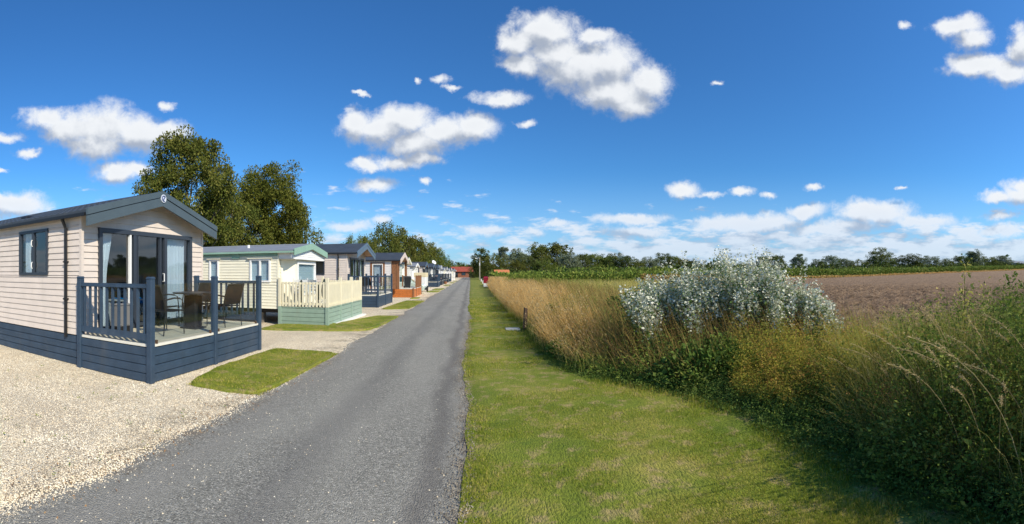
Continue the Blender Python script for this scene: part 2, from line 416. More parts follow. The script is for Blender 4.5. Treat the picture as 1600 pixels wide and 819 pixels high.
# lawn verge to the right of the road
ys = np.concatenate([np.arange(-6, 30, .1), np.arange(30, 172, 1.0)]); u = np.linspace(0, 1, 30)
Lw = -.05+.14*(fbm(ys*.6+50, ys*0+9)-.5)*2-.10*np.clip((5-ys)/4, 0, 1); Le = edge_x(ys)+.35
X = Lw[:, None]+(Le-Lw)[:, None]*u[None]; Y = ys[:, None]+0*X
def lawn_z(X, Y): return .030+.035*fbm(X*1.1, Y*1.1)
Z = lawn_z(X, Y)*np.clip(u*14, .45, 1)[None]
sheet('lawn', X, Y, Z, M_lawn)
# small mown islands on the gravel
def in_poly(px, py, poly):
    c = np.zeros(px.shape, bool); n = len(poly)
    for i in range(n):
        x0, y0 = poly[i]; x1, y1 = poly[(i+1) % n]
        k = ((y0 > py) != (y1 > py)) & (px < (x1-x0)*(py-y0)/(y1-y0+1e-12)+x0); c ^= k
    return c
ISL = [[(-4.0, 5.45), (-2.8, 5.5), (-2.72, 9.0), (-4.2, 9.0), (-4.25, 6.6)],
       [(-6.1, 11.9), (-2.95, 12.7), (-2.72, 17.2), (-3.6, 17.2), (-4.2, 14.6), (-4.3, 13.25), (-6.1, 13.3)],
       [(-4.15, 20.4), (-2.9, 21.0), (-2.75, 27.0), (-3.9, 26.8)],
       [(-4.0, 29.0), (-3.5, 29.2), (-3.4, 30.6), (-3.9, 30.6)],
       [(-3.9, 39.5), (-2.9, 39.8), (-2.8, 42.5), (-3.8, 42.5)], [(-3.9, 44.5), (-2.9, 44.6), (-2.8, 49), (-3.8, 49)],
       [(-3.7, 60), (-2.9, 60), (-2.8, 65), (-3.6, 65)], [(-3.7, 76), (-2.9, 76), (-2.8, 81), (-3.6, 81)], [(-3.7, 92), (-2.9, 92), (-2.8, 98), (-3.6, 98)]]
isl_objs = []
for pl in ISL:
    cx = np.mean([p[0] for p in pl]); cy = np.mean([p[1] for p in pl]); ring = []
    for i in range(len(pl)):
        for q in np.linspace(0, 1, 14, endpoint=False):
            p = np.array(pl[i])*(1-q)+np.array(pl[(i+1) % len(pl)])*q; ring.append(p)
    ring = np.array(ring)
    for _ in range(4): ring = (ring+np.roll(ring, 1, 0)+np.roll(ring, -1, 0))/3
    ring = ring+.06*(np.stack([fbm(ring[:, 0]*3, ring[:, 1]*3), fbm(ring[:, 1]*3+9, ring[:, 0]*3)], -1)-.5)*2
    V = []; F = []; n = len(ring); rings = [1.0, .985, .9, .6, .3]
    for ri_, s in enumerate(rings):
        zz = [.002, .045, .05, .055, .06][ri_]
        for p in ring: V.append((cx+(p[0]-cx)*s, cy+(p[1]-cy)*s, zz+.012*random.random()*(ri_ > 0)))
    for a in range(len(rings)-1):
        for k in range(n): F.append((a*n+k, a*n+(k+1) % n, (a+1)*n+(k+1) % n, (a+1)*n+k))
    F.append(tuple(range((len(rings)-1)*n, len(rings)*n)))
    me = bpy.data.meshes.new('grass_island'); me.from_pydata(V, [], F); me.update()
    tag(link('grass_island', me, M_lawn), kind='structure')
# ploughed field with real clods near the camera, flat beyond
xs = np.concatenate([np.arange(7.0, 46, .16), np.arange(46, 110, 1.0), np.arange(110, 460, 8.)]); ys = np.concatenate([np.arange(-40, -6, 1.0), np.arange(-6, 40, .16), np.arange(40, 110, .8)])
X, Y = np.meshgrid(xs, ys)
cl = np.clip(fbm(X*2.3, Y*2.3, 4)-.35, 0, 1)*.46+np.abs(fbm(X*.9+7, Y*4.0, 3)-.5)*.30
amp = np.clip(1.2-(np.hypot(X, Y)-30)/60, .35, 1)
sheet('ploughed_field', X, Y, gz(X)+.0+cl*amp, M_soil)

# ------------------------------------------------------------------ caravan park
M_glass = glassmat('window_glass'); M_clear = glassmat('clear_glass', (.9,.93,.94), .02)
M_beige = mat('beige_vinyl_siding', (.66,.575,.505), .5, .35, var=.05, dirt=.18)
M_cream = mat('cream_aluminium', (.82,.78,.62), .45, .4, var=.03, dirt=.05)
M_white = mat('white_plastic', (.80,.80,.78), .4, .4)
M_offw = mat('off_white_siding', (.72,.69,.66), .5, .35, var=.04, dirt=.1)
M_cream2 = mat('pale_yellow_siding', (.72,.72,.60), .5, .35, var=.04, dirt=.1)
M_navy = mat('slate_blue_board', (.034,.060,.098), .5, .35, var=.14, dirt=.15, vscale=4, bump=.15, bscale=90)
M_anth = mat('anthracite_frame', (.035,.045,.062), .35, .5)
M_fascia = mat('grey_green_fascia', (.075,.105,.125), .45, .4, var=.06)
M_fasciab = mat('blue_grey_fascia', (.10,.155,.22), .45, .4, var=.06)
M_slate = mat('dark_roof_sheet', (.050,.060,.074), .55, .4, var=.15, vscale=2, dirt=.15)
M_greyroof = mat('pale_grey_roof', (.22,.24,.27), .6, .35, var=.08)
M_black = mat('black_plastic', (.012,.012,.014), .4, .45)
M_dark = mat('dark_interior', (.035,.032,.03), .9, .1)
M_sage = mat('sage_green_board', (.27,.37,.30), .5, .35, var=.07, vscale=5, dirt=.2)
M_mint = mat('mint_green_trim', (.26,.42,.33), .45, .4, var=.05)
M_picket = mat('cream_picket', (.74,.68,.50), .5, .35, var=.05)
M_orange = mat('orange_brown_board', (.50,.155,.035), .5, .4, var=.12, vscale=5)
M_brown = mat('brown_timber', (.24,.11,.05), .6, .3, var=.2, vscale=8)
M_tan = mat('tan_timber_soffit', (.42,.24,.14), .6, .3, var=.1, vscale=8)
M_deck = mat('grey_deck_plank', (.50,.46,.34), .7, .3, var=.10, vscale=4, dirt=.2, bump=.3, bscale=50)
M_edge = mat('pale_deck_edge', (.70,.67,.58), .6, .3, var=.05)
M_curt = mat('white_voile_curtain', (.80,.84,.86), .9, .1)
M_blind = mat('pale_blue_blind', (.72,.82,.86), .8, .2)
M_emblem = mat('silver_emblem', (.62,.66,.74), .3, .5); M_emb2 = mat('dark_blue_emblem', (.04,.07,.22), .3, .5)
M_chair = mat('charcoal_sling_fabric', (.022,.023,.026), .8, .15, bump=.4, bscale=400); M_leg = mat('dark_grey_metal', (.03,.032,.035), .4, .5, metal=.3)
M_blue = mat('bright_blue_cloth', (.02,.25,.62), .8, .2, var=.3, vscale=30); M_greybox = mat('grey_storage_plastic', (.17,.17,.17), .6, .3)

class Plane:
    """wall plane: u runs along the wall, n is outward, z up (all in the caravan's own axes)"""
    def __init__(s, kind, pos): s.k = kind; s.p = pos
    # kind 'near': face towards -y, u = x ; 'far': towards +y ; 'front': towards +x, u = y ; 'back'
    def b(s, mb, u0, u1, n0, n1, z0, z1):
        if s.k == 'near': return mb.box(u0, u1, s.p-n1, s.p-n0, z0, z1)
        if s.k == 'far': return mb.box(u0, u1, s.p+n0, s.p+n1, z0, z1)
        if s.k == 'front': return mb.box(s.p+n0, s.p+n1, u0, u1, z0, z1)
        return mb.box(s.p-n1, s.p-n0, u0, u1, z0, z1)
    def lap(s, mb, u0, u1, z0, z1, th=.05, lip=.019, u0t=None, u1t=None):
        u0t = u0 if u0t is None else u0t; u1t = u1 if u1t is None else u1t
        def P(u, n, z):
            return {'near': (u, s.p-n, z), 'far': (u, s.p+n, z), 'front': (s.p+n, u, z), 'back': (s.p-n, u, z)}[s.k]
        e = .0015
        return mb.hexa([P(u0, -th, z0), P(u1, -th, z0), P(u1, lip, z0+e), P(u0, lip, z0+e), P(u0t, -th, z1), P(u1t, -th, z1), P(u1t, .001, z1), P(u0t, .001, z1)])
def intervals(u0, u1, z0, z1, holes):
    out = [(u0, u1)]
    for (a, b, c, d) in holes:
        if d <= z0+.01 or c >= z1-.01: continue
        n = []
        for (p, q) in out:
            if b <= p or a >= q: n.append((p, q)); continue
            if a > p: n.append((p, a))
            if b < q: n.append((b, q))
        out = n
    return [(p, q) for p, q in out if q-p > .01]
def siding(root, pl, u0, u1, z0, z1, pitch, holes, m, parts, gable=None):
    """lapped courses; holes cut exactly; gable = (mid, apex z, eave z) narrows the courses above the eave"""
    zs = sorted(set([z0]+[z0+pitch*k for k in range(int((z1-z0)/pitch)+1)]+[z1]))
    mbs = MB()
    for a, b in zip(zs[:-1], zs[1:]):
        if b-a < .004: continue
        # split the course where a hole begins or ends inside it
        cuts = sorted(set([a, b]+[h[k] for h in holes for k in (2, 3) if a+.008 < h[k] < b-.008]))
        for c, d in zip(cuts[:-1], cuts[1:]):
            U0, U1, U0t, U1t = u0, u1, u0, u1
            if gable:
                mid, az_, ez = gable; hw = (u1-u0)/2
                def half(z): return hw if z <= ez else hw*max(0, (az_-z)/(az_-ez))
                U0, U1, U0t, U1t = mid-half(c), mid+half(c), mid-half(d), mid+half(d)
                if U1-U0 < .03: continue
            for (p, q) in intervals(U0, U1, c, d, holes):
                t = MB() if parts else mbs
                pt = U0t if p == U0 else p; qt = U1t if q == U1 else q
                pl.lap(t, p, q, c, d, u0t=pt, u1t=qt)
                if parts: t.build('siding_board', m, root)
    if not parts: mbs.build('wall', m, root)['kind'] = 'stuff'
def curtain_mb(pl, u0, u1, z0, z1, n, gather=0.0):
    """pleated cloth hanging inside; gather pinches it towards u0 low down (sign gives side)"""
    mb = MB(); k = 18
    def P(u, nn, z): return {'near': (u, pl.p-nn, z), 'front': (pl.p+nn, u, z), 'far': (u, pl.p+nn, z)}[pl.k]
    rows = 8; i0 = 0
    for r in range(rows+1):
        z = z1+(z0-z1)*r/rows; w = 1-abs(gather)*sin(pi*min(1, r/rows*.9))**1.5
        for j in range(k+1):
            f_ = j/k
            u = (u0+(u1-u0)*w*f_) if gather >= 0 else (u1-(u1-u0)*w*(1-f_))
            mb.v.append(P(u, n+.022*sin(j*2.3), z))
    for r in range(rows):
        for j in range(k): a = r*(k+1)+j; mb.f.append((a, a+1, a+k+2, a+k+1))
    return mb
def glazed(root, name, pl, u0, u1, z0, z1, panes, fm, curtain=None, fw=.06, gm=None, detail=True, handle=None, blind=False, depth=.045):
    """window or glazed door: outer frame, mullions, panes, cloth behind"""
    def PP(u, nn, z): return {'near': (u, pl.p-nn, z), 'far': (u, pl.p+nn, z), 'front': (pl.p+nn, u, z), 'back': (pl.p-nn, u, z)}[pl.k]
    f = MB().ring(PP, u0, u1, z0, z1, fw, -.03, depth)
    w = (u1-u0)/panes
    fr = f.build(name, fm, root)
    for i in range(1, panes):
        c = u0+w*i; pl.b(MB(), 0, 0, 0, 0, 0, 0); m_ = MB(); pl.b(m_, c-fw*.55, c+fw*.55, -.025, depth-.006, z0+fw, z1-fw); m_.build('mullion', fm, fr)
    for i in range(panes):
        a, b = u0+w*i+fw*.55, u0+w*(i+1)-fw*.55
        if i == 0: a = u0+fw
        if i == panes-1: b = u1-fw
        g = MB(); pl.b(g, a, b, -.008, .002, z0+fw, z1-fw); g.build('pane', gm or M_glass, fr)
    if blind:
        b_ = MB(); n_ = max(4, int((z1-z0)/.06))
        for i in range(n_): zz = z0+(z1-z0)*i/n_; pl.b(b_, u0+fw*.6, u1-fw*.6, -.045, -.038, zz, zz+(z1-z0)/n_*.93)
        b_.build('blind', M_blind, fr)['kind'] = 'stuff'
    if curtain:
        for (a, b, g) in curtain: curtain_mb(pl, a, b, z0+.03, z1-.03, -.10, g).build('curtain', M_curt, fr, smooth=True)
    if handle is not None:
        h = MB(); 
        def P(u, nn, z): return {'near': (u, pl.p-nn, z), 'front': (pl.p+nn, u, z)}[pl.k]
        h.tube([P(handle[0], depth-.01, handle[1]), P(handle[0], depth+.03, handle[1]), P(handle[0], depth+.03, handle[1]+handle[2]), P(handle[0], depth-.01, handle[1]+handle[2])], .011, 6)
        h.build('handle', M_white, fr)
    return fr
def roof_mesh(root, L, W, ze, za, oh, ohf, m, ribs=True, fine=.03, name='roof'):
    """two slopes of ribbed sheet stepped like tiles, closed underneath"""
    x1 = ohf; x0 = -L-oh; hw = W/2+oh; slope = (za-ze)/(W/2); zr = za+.06
    nx = int((x1-x0)/fine)+1 if ribs else 2; xs_ = np.linspace(x0, x1, nx); rows = 6 if ribs else 2
    for sgn in (-1, 1):
        V = []; F = []
        prof = []
        for r in range(rows):
            d0 = hw*r/rows; d1 = hw*(r+1)/rows; prof += [(d0, 0.0 if r else 0), (d1-.001, .012 if ribs else 0)]
        for (d, st) in prof:
            for x in xs_:
                rb = .016*abs(sin(pi*(x-x1)/.19)) if ribs else 0
                V.append((x, W/2+sgn*d, zr-slope*d+st+rb))
        n = len(xs_)
        for r in range(len(prof)-1):
            for k in range(n-1): a = r*n+k; F.append((a, a+1, a+n+1, a+n))
        o = len(V)
        V += [(x0, W/2, zr-.05), (x1, W/2, zr-.05), (x0, W/2+sgn*hw, zr-slope*hw-.05), (x1, W/2+sgn*hw, zr-slope*hw-.05)]
        F += [(o, o+1, o+3, o+2)]
        # eave face
        e = (len(prof)-1)*n
        F += [tuple([o+2, o+3]+[e+k for k in range(n-1, -1, -1)])] if n < 400 else [(e+k, e+k+1, o+3, o+2) if k == 0 else (e+k, e+k+1, o+2) for k in range(n-1)]
        me = bpy.data.meshes.new(name); me.from_pydata(V, [], F); me.update(); link(name, me, m, root)
    c = MB(); c.prism([(W/2-.09, zr-.01), (W/2, zr+.035), (W/2+.09, zr-.01)], x0, x1+.004, 'x').build('ridge_cap', m, root)
    return zr, slope, hw
def bargeboards(root, W, zr, slope, hw, xf, m, dark, depth=.27, proud=.04, soffit=None, ohf=.3, two=True):
    for sgn in (-1, 1):
        def seg(dt, db, xa, xb, extra=0):
            p = [(W/2, zr-dt), (W/2+sgn*(hw+.03), zr-dt-slope*(hw+.03)), (W/2+sgn*(hw+.03), zr-db-slope*(hw+.03)), (W/2, zr-db)]
            return MB().prism(p, xa, xb, 'x')
        if two:
            seg(-.045, .075, xf, xf+proud+.014).build('fascia_board', m, root)
            seg(.075, .092, xf, xf+proud-.012).build('fascia_groove', dark, root)
            seg(.092, depth, xf, xf+proud).build('fascia_board', m, root)
        else: seg(-.04, depth, xf, xf+proud).build('fascia_board', m, root)
        if soffit:
            p = [(W/2, zr-.055), (W/2+sgn*hw, zr-.055-slope*hw), (W/2+sgn*hw, zr-.075-slope*hw), (W/2, zr-.075)]
            MB().prism(p, .02, xf, 'x').build('soffit', soffit, root)
def caravan(loc, W, L, zb, ze, za, wm, fm, rm, fasm, label, front, windows=(), parts=False, ribs=True, fine=.06, ohf=.3, soffit=None, skirt=None,
            downpipe=None, corner=None, gutter=None, pitch=.12, group='static caravans in the row beside the road', eh=.12, frontholes=None, sideextra=None, near_only=True):
    root = empty('static_caravan', (loc[0], loc[1], 0), label, 'static caravan', group)
    near = Plane('near', 0.0); fr = Plane('front', 0.0); far = Plane('far', W); bk = Plane('back', -L)
    holes = [(w[0], w[1], w[2], w[3]) for w in windows]
    siding(root, near, -L, -.001, zb, ze, pitch, holes, wm, parts)
    siding(root, fr, 0.0, W, zb, za, pitch, [front[:4]] if front else [], wm, parts, gable=(W/2, za, ze))
    siding(root, far, -L, -.001, zb, ze, pitch*(1 if not parts else 1), [], wm, False)
    siding(root, bk, 0.0, W, zb, za, pitch, [], wm, False, gable=(W/2, za, ze))
    c = MB(); c.box(-.045, .018, -.018, .045, zb, ze); c.box(-.045, .018, W-.045, W+.018, zb, ze); c.build_each('corner_trim', corner or wm, root)
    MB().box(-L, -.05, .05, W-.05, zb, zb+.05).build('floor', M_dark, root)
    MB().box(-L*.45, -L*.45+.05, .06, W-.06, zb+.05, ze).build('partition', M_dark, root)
    for w in windows:
        glazed(root, 'window', near, w[0], w[1], w[2], w[3], w[4], fm, curtain=w[5] if len(w) > 5 else None, blind=(len(w) > 6 and w[6]), fw=.055, handle=w[7] if len(w) > 7 else None)
    zr, slope, hw = roof_mesh(root, L, W, ze, za, eh, ohf, rm, ribs, fine)
    bargeboards(root, W, zr, slope, hw, ohf, fasm, M_black, soffit=soffit or wm, ohf=ohf, two=W > 3.5 and loc[1] < 30, depth=.27 if W > 3.5 else .17)
    g = MB(); zz = zr-slope*hw-.05
    g.box(-L-.1, ohf-.02, -eh-.055, -eh-.002, zz-.045, zz+.012); g.box(-L-.1, ohf-.02, W+eh+.002, W+eh+.055, zz-.045, zz+.012); g.build_each('gutter', gutter or M_black, root)
    if downpipe is not None:
        d = MB(); d.tube([(downpipe, -eh-.03, zz-.02), (downpipe, -.09, zz-.14), (downpipe, -.05, zz-.22), (downpipe, -.05, zb-.06)], .033, 8)
        for z in (1.2, 1.9): d.box(downpipe-.045, downpipe+.045, -.085, -.012, z, z+.03)
        d.build('downpipe', M_black, root)
    if skirt:
        n = 4
        for k in range(n):
            z0 = .01+(zb-.02)*k/n; z1 = .01+(zb-.02)*(k+1)/n-.012
            MB().box(-L, .0, -.025, -.005, z0, z1).build('skirt_board', skirt, root, bevel=.003)
            MB().box(-L, .0, W+.005, W+.025, z0, z1).build('skirt_board', skirt, root)
        MB().box(-L, -.02, -.002, .02, 0, zb).build('skirt_backing', M_black, root)
    else:
        s = MB()
        s.box(-L+.1, -.15, .35, .47, zb-.16, zb); s.box(-L+.1, -.15, W-.47, W-.35, zb-.16, zb); s.build_each('chassis_beam', M_black, root)
        for x in np.arange(-.8, -L, -2.1):
            for y in (.41, W-.41):
                p = MB(); p.box(x-.11, x+.11, y-.11, y+.11, 0, .15); p.box(x-.10, x+.10, y-.105, y+.105, .152, zb-.162); p.build('support_block', mat('concrete_block', (.2,.18,.15), .9), root)
        for x in (-L*.5, -L*.5-.9): MB().tube([(x, .30, .28), (x, .48, .28)], .27, 16).build('road_wheel', M_black, root)
    return root, zr, slope, hw

def deck(loc, w, l, z, bm, pm, label, near='balusters', front='glass', far='balusters', bm_gap=.13, boards=4, parts=True, postm=None, rail_h=.94, posts_front=3, pw=.10, floor=None, edge=None, cat='decking', capped=True, group='raised decks in front of the caravans', plinth=None):
    """raised deck: origin at its near back corner against the caravan, w outwards (+x), l along the road (+y)"""
    r = empty('raised_deck', loc, label, cat, group)
    postm = postm or pm; floor = floor or M_deck; edge = edge or M_edge
    n = max(2, int(w/.15))
    if parts:
        for k in range(n): MB().box(w*k/n+.003, w*(k+1)/n-.003, .02, l-.02, z-.03, z).build('deck_plank', floor, r)
        MB().box(.03, w-.03, .03, l-.03, z-.09, z-.034).build('deck_frame', M_black, r)
    else: MB().box(.0, w-.02, .02, l-.02, z-.05, z).build('deck_floor', floor, r)
    e = MB(); e.box(0, w+.012, -.012, .03, z-.028, z+.012); e.box(w-.03, w+.0135, .03, l-.03, z-.028, z+.0125); e.box(0, w+.012, l-.03, l+.012, z-.028, z+.0118); e.build_each('deck_edge', edge, r)
    h = (z-.045)/boards
    for k in range(boards):
        z0 = .012+h*k; z1 = z0+h-.010
        for nm, bx in (('n', (0, w, -.022, .0)), ('f', (w-.0, w+.022, -.02, l+.02)), ('b', (0, w, l, l+.022))):
            MB().box(bx[0], bx[1], bx[2], bx[3], z0, z1).build('skirt_board', bm, r, bevel=.003 if parts else 0)
    if parts: MB().box(.02, w-.02, .003, l-.003, 0, z-.1).build('skirt_backing', M_black, r)
    top = z+rail_h+.12
    P = [(0.05, 0.0)]+[(w, l*k/(posts_front-1)) for k in range(posts_front)]+[(0.05, l)]
    for (x, y) in P:
        mb = MB(); mb.box(x-pw/2, x+pw/2, y-pw/2, y+pw/2, 0 if capped else z+.014, top-(.03 if capped else 0))
        if not capped: MB().box(x-pw/2, x+pw/2, y-pw/2, y+pw/2, 0, z+.012).build('post_base', bm, r)
        po = mb.build('post', postm, r, bevel=.006 if parts else 0)
        if capped: MB().hexa([(x-pw*.58, y-pw*.58, top-.03), (x+pw*.58, y-pw*.58, top-.03), (x+pw*.58, y+pw*.58, top-.03), (x-pw*.58, y+pw*.58, top-.03), (x-pw*.4, y-pw*.4, top), (x+pw*.4, y-pw*.4, top), (x+pw*.4, y+pw*.4, top), (x-pw*.4, y+pw*.4, top)]).build('post_cap', postm, po)
    def run(kind, a, b):
        a = np.array(a); b = np.array(b); d = b-a; Ln = np.hypot(*d); d = d/Ln; a = a+d*pw/2; Ln -= pw; nrm = np.array([-d[1], d[0]])
        def bx(mb, s0, s1, t, z0, z1):
            c = [a+d*s0-nrm*t, a+d*s1-nrm*t, a+d*s1+nrm*t, a+d*s0+nrm*t]
            mb.hexa([(p[0], p[1], z0) for p in c]+[(p[0], p[1], z1) for p in c]); return mb
        ht = z+rail_h
        if kind == 'glass':
            bx(MB(), .012, Ln-.012, .005, z+.06, ht).build('glass_panel', M_clear, r)
            for s in (.09, Ln-.09): bx(MB(), s-.015, s+.015, .018, z+.012, z+.07).build('glass_clamp', mat('dull_brown_clamp', (.09,.055,.035), .6), r)
        elif kind == 'glassrail':
            bx(MB(), 0, Ln, .03, ht-.05, ht).build('handrail', pm, r); bx(MB(), .012, Ln-.012, .005, z+.06, ht-.05).build('glass_panel', M_clear, r)
        elif kind == 'balusters':
            bx(MB(), 0, Ln, .036, ht-.06, ht-.015).build('handrail', pm, r, bevel=.006 if parts else 0)
            bx(MB(), 0, Ln, .024, ht-.015, ht+.008).build('handrail_top', pm, r)
            bx(MB(), 0, Ln, .025, z+.075, z+.175).build('bottom_rail', pm, r)
            k = max(2, int(Ln/bm_gap)); tot = MB()
            for i in range(k):
                s = Ln*(i+.5)/k; t = MB() if parts else tot; bx(t, s-.019, s+.019, .019, z+.175, ht-.06)
                if parts: t.build('baluster', pm, r)
            if not parts: tot.build('balusters', pm, r)['kind'] = 'stuff'
        elif kind == 'pickets':
            bx(MB(), 0, Ln, .018, ht-.10, ht-.04).build('rail', pm, r); bx(MB(), 0, Ln, .018, z+.08, z+.15).build('rail', pm, r)
            k = max(2, int(Ln/.115)); tot = MB()
            for i in range(k):
                s = Ln*(i+.5)/k
                t = MB() if parts else tot
                c = a+d*s; q = nrm*(-.022)
                pts = []
                for zz, hwid in ((z+.02, .034), (ht-.02, .034)):
                    for (ss, tt_) in ((-1, -1), (1, -1), (1, 1), (-1, 1)):
                        p = c+d*ss*hwid+q+nrm*tt_*.009; pts.append((p[0], p[1], zz))
                t.hexa(pts)
                if parts: t.build('picket', pm, r)
            if not parts: tot.build('pickets', pm, r)['kind'] = 'stuff'
        elif kind == 'slats':
            bx(MB(), 0, Ln, .02, ht-.2, ht-.12).build('rail', pm, r); bx(MB(), 0, Ln, .02, z+.15, z+.22).build('rail', pm, r)
            k = int(Ln/.26)
            for i in range(k):
                s = Ln*(i+.5)/k; bx(MB(), s-.08, s+.08, .028, z+.03, ht+.12*abs(sin(i*1.1))).build('slat', pm, r)
    run(near, (0.05, 0), (w, 0))
    for k in range(posts_front-1): run(front if not isinstance(front, (list, tuple)) else front[k], (w, l*k/(posts_front-1)), (w, l*(k+1)/(posts_front-1)))
    run(far, (0.05, l), (w, l))
    if plinth: MB().box(w+.03, w+.22, -.05, l+.1, .0, .05).build('plinth', plinth, r)
    return r

def armchair(loc, rz, label, group='dark garden armchairs on the first deck', m=M_chair, cat='chair'):
    r = empty('garden_chair', loc, label, cat, group, rz)
    # faces +y ; seat 0.44 m
    s = MB(); nseg = 6
    for k in range(nseg):
        y0 = -.22+.44*k/nseg; y1 = -.22+.44*(k+1)/nseg; z0 = .43-.018*sin(pi*k/nseg); z1 = .43-.018*sin(pi*(k+1)/nseg)
        s.hexa([(-.24, y0, z0), (.24, y0, z0), (.24, y1, z1), (-.24, y1, z1), (-.24, y0, z0+.014), (.24, y0, z0+.014), (.24, y1, z1+.014), (-.24, y1, z1+.014)])
    s.build('seat', m, r)
    b = MB(); n = 7
    for k in range(n):
        f0, f1 = k/n, (k+1)/n
        za, zb_ = .46+.42*f0, .46+.42*f1; ya, yb = -.22-.12*f0, -.22-.12*f1
        wa = .245-.05*max(0, f0-.75)*2; wb = .245-.05*max(0, f1-.75)*2
        b.hexa([(-wa, ya, za), (wa, ya, za), (wa, ya+.016, za), (-wa, ya+.016, za), (-wb, yb, zb_), (wb, yb, zb_), (wb, yb+.016, zb_), (-wb, yb+.016, zb_)])
    b.build('backrest', m, r)
    for sx in (-1, 1):
        MB().tube([(sx*.27, .24, 0), (sx*.27, .23, .42), (sx*.27, .20, .62), (sx*.27, .12, .655)], .012, 6).build('leg', M_leg, r)
        MB().tube([(sx*.265, -.27, 0), (sx*.262, -.21, .42), (sx*.258, -.27, .68), (sx*.252, -.35, .88)], .012, 6).build('leg', M_leg, r)
        MB().tube([(sx*.27, .13, .655), (sx*.275, -.02, .665), (sx*.268, -.255, .63)], .016, 6).build('armrest', M_leg, r)
    f = MB(); f.tube([(-.26, .22, .425), (.26, .22, .425)], .011, 6); f.tube([(-.26, -.215, .425), (.26, -.215, .425)], .011, 6); f.tube([(-.25, -.35, .885), (.25, -.35, .885)], .012, 6); f.build_each('cross_bar', M_leg, r)
    return r

# --- first caravan -------------------------------------------------
cx1, cy1 = -6.26, 5.30
c1, zr1, sl1, hw1 = caravan((cx1, cy1), 3.87, 11.0, .56, 2.785, 3.31, M_beige, M_anth, M_slate, M_fascia,
    'large pale pink-beige caravan nearest the camera with dark ribbed roof and glazed doors', (.40, 3.37, .60, 2.56),
    windows=[(-2.07, -1.01, 1.66, 2.60, 2, [(-2.0, -1.74, .35), (-1.24, -1.07, -.2)], False, None), (-6.2, -5.2, 1.66, 2.60, 2, [(-6.1, -5.9, .3)])],
    parts=True, fine=.032, skirt=M_navy, downpipe=-.40, pitch=.118, corner=M_beige)
fr = Plane('front', 0.0)
dz0, dz1 = .60, 2.56
d1 = glazed(c1, 'glazed_door', fr, .40, 3.37, dz0, dz1, 3, M_anth, fw=.085,
    curtain=[(.50, .88, .45), (2.55, 3.26, -.05)], handle=(1.42+.86, 1.52, .17), depth=.06)
g = MB()      # pale stile and slider frame edges
fr.b(g, 1.235, 1.275, .0, .058, dz0+.09, dz1-.09); g.build('stile', M_white, d1)
g = MB(); fr.b(g, 2.18, 2.22, .0, .062, dz0+.09, dz1-.09); fr.b(g, 1.45, 1.48, .0, .062, dz0+.09, dz1-.09); g.build_each('stile', M_anth, d1)
# sliding sash handles on the side window
for z in (1.86, 2.32):
    MB().tube([(-1.53, -.05, z-.06), (-1.53, -.075, z-.03), (-1.53, -.075, z+.05), (-1.53, -.05, z+.07)], .011, 6).build('window_handle', M_white, c1)
# emblem at the apex: round badge with a swirl
em = MB(); em.tube([(.34, 3.87/2, zr1-.115), (.358, 3.87/2, zr1-.115)], .085, 24); e_ = em.build('emblem', M_emblem, c1)
sw = MB(); pts = [(.362, 3.87/2+.055*cos(a), zr1-.115+.055*sin(a)) for a in np.linspace(.6, 5.2, 14)]; sw.tube(pts, .010, 6)
sw.tube([(.362, 3.87/2-.02, zr1-.145), (.362, 3.87/2+.03, zr1-.085)], .011, 6); sw.build('emblem_swirl', M_emb2, e_)
# roof vent and flue
MB().box(-2.62, -2.36, .35, .6, 2.92, 3.02).build('roof_vent', M_black, c1, bevel=.02)
# room behind the glass
def lattice_stool(loc, rz=0):
    r = empty('lattice_table', loc, 'white lattice-sided coffee table with blue cloth inside the glazed doors', 'table', rz=rz)
    for (x, y) in ((-.35, -.2), (.35, -.2), (.35, .2), (-.35, .2)): MB().box(x-.02, x+.02, y-.02, y+.02, 0, .5).build('leg', M_white, r)
    MB().box(-.4, .4, -.25, .25, .5, .53).build('table_top', M_white, r)
    for s in (-.205, .205):
        mb = MB()
        for k in range(3):
            a = -.33+k*.22
            mb.tube([(a, s, .12), (a+.22, s, .46)], .011, 5); mb.tube([(a+.22, s, .12), (a, s, .46)], .011, 5)
        mb.build_each('lattice_strip', M_white, r)
    mb = MB()
    for sx in (-.36, .36): mb.tube([(sx, -.19, .12), (sx, .0, .46)], .011, 5); mb.tube([(sx, .19, .12), (sx, .0, .46)], .011, 5)
    mb.build_each('lattice_strip', M_white, r)
    return r
lattice_stool((cx1-.5, cy1+1.75, .61), pi/2)
cl = MB(); nx_ = 10
for i in range(nx_):
    for j in range(6): pass
V = []; F = []
for i in range(13):
    for j in range(9):
        x = -.30+.6*i/12; y = -.3+.6*j/8; z = .545+.02*sin(i*1.7)*cos(j*2.1)
        if abs(y) > .26: z -= .12
        V.append((x, y, z))
for i in range(12):
    for j in range(8): a = i*9+j; F.append((a, a+1, a+10, a+9))
me = bpy.data.meshes.new('blue_cloth'); me.from_pydata(V, [], F); me.update()
tag(link('blue_cloth', me, M_blue, None, (cx1-.5, cy1+1.75, .61)), 'bright blue cloth lying on the white lattice table', 'cloth').rotation_euler.z = pi/2
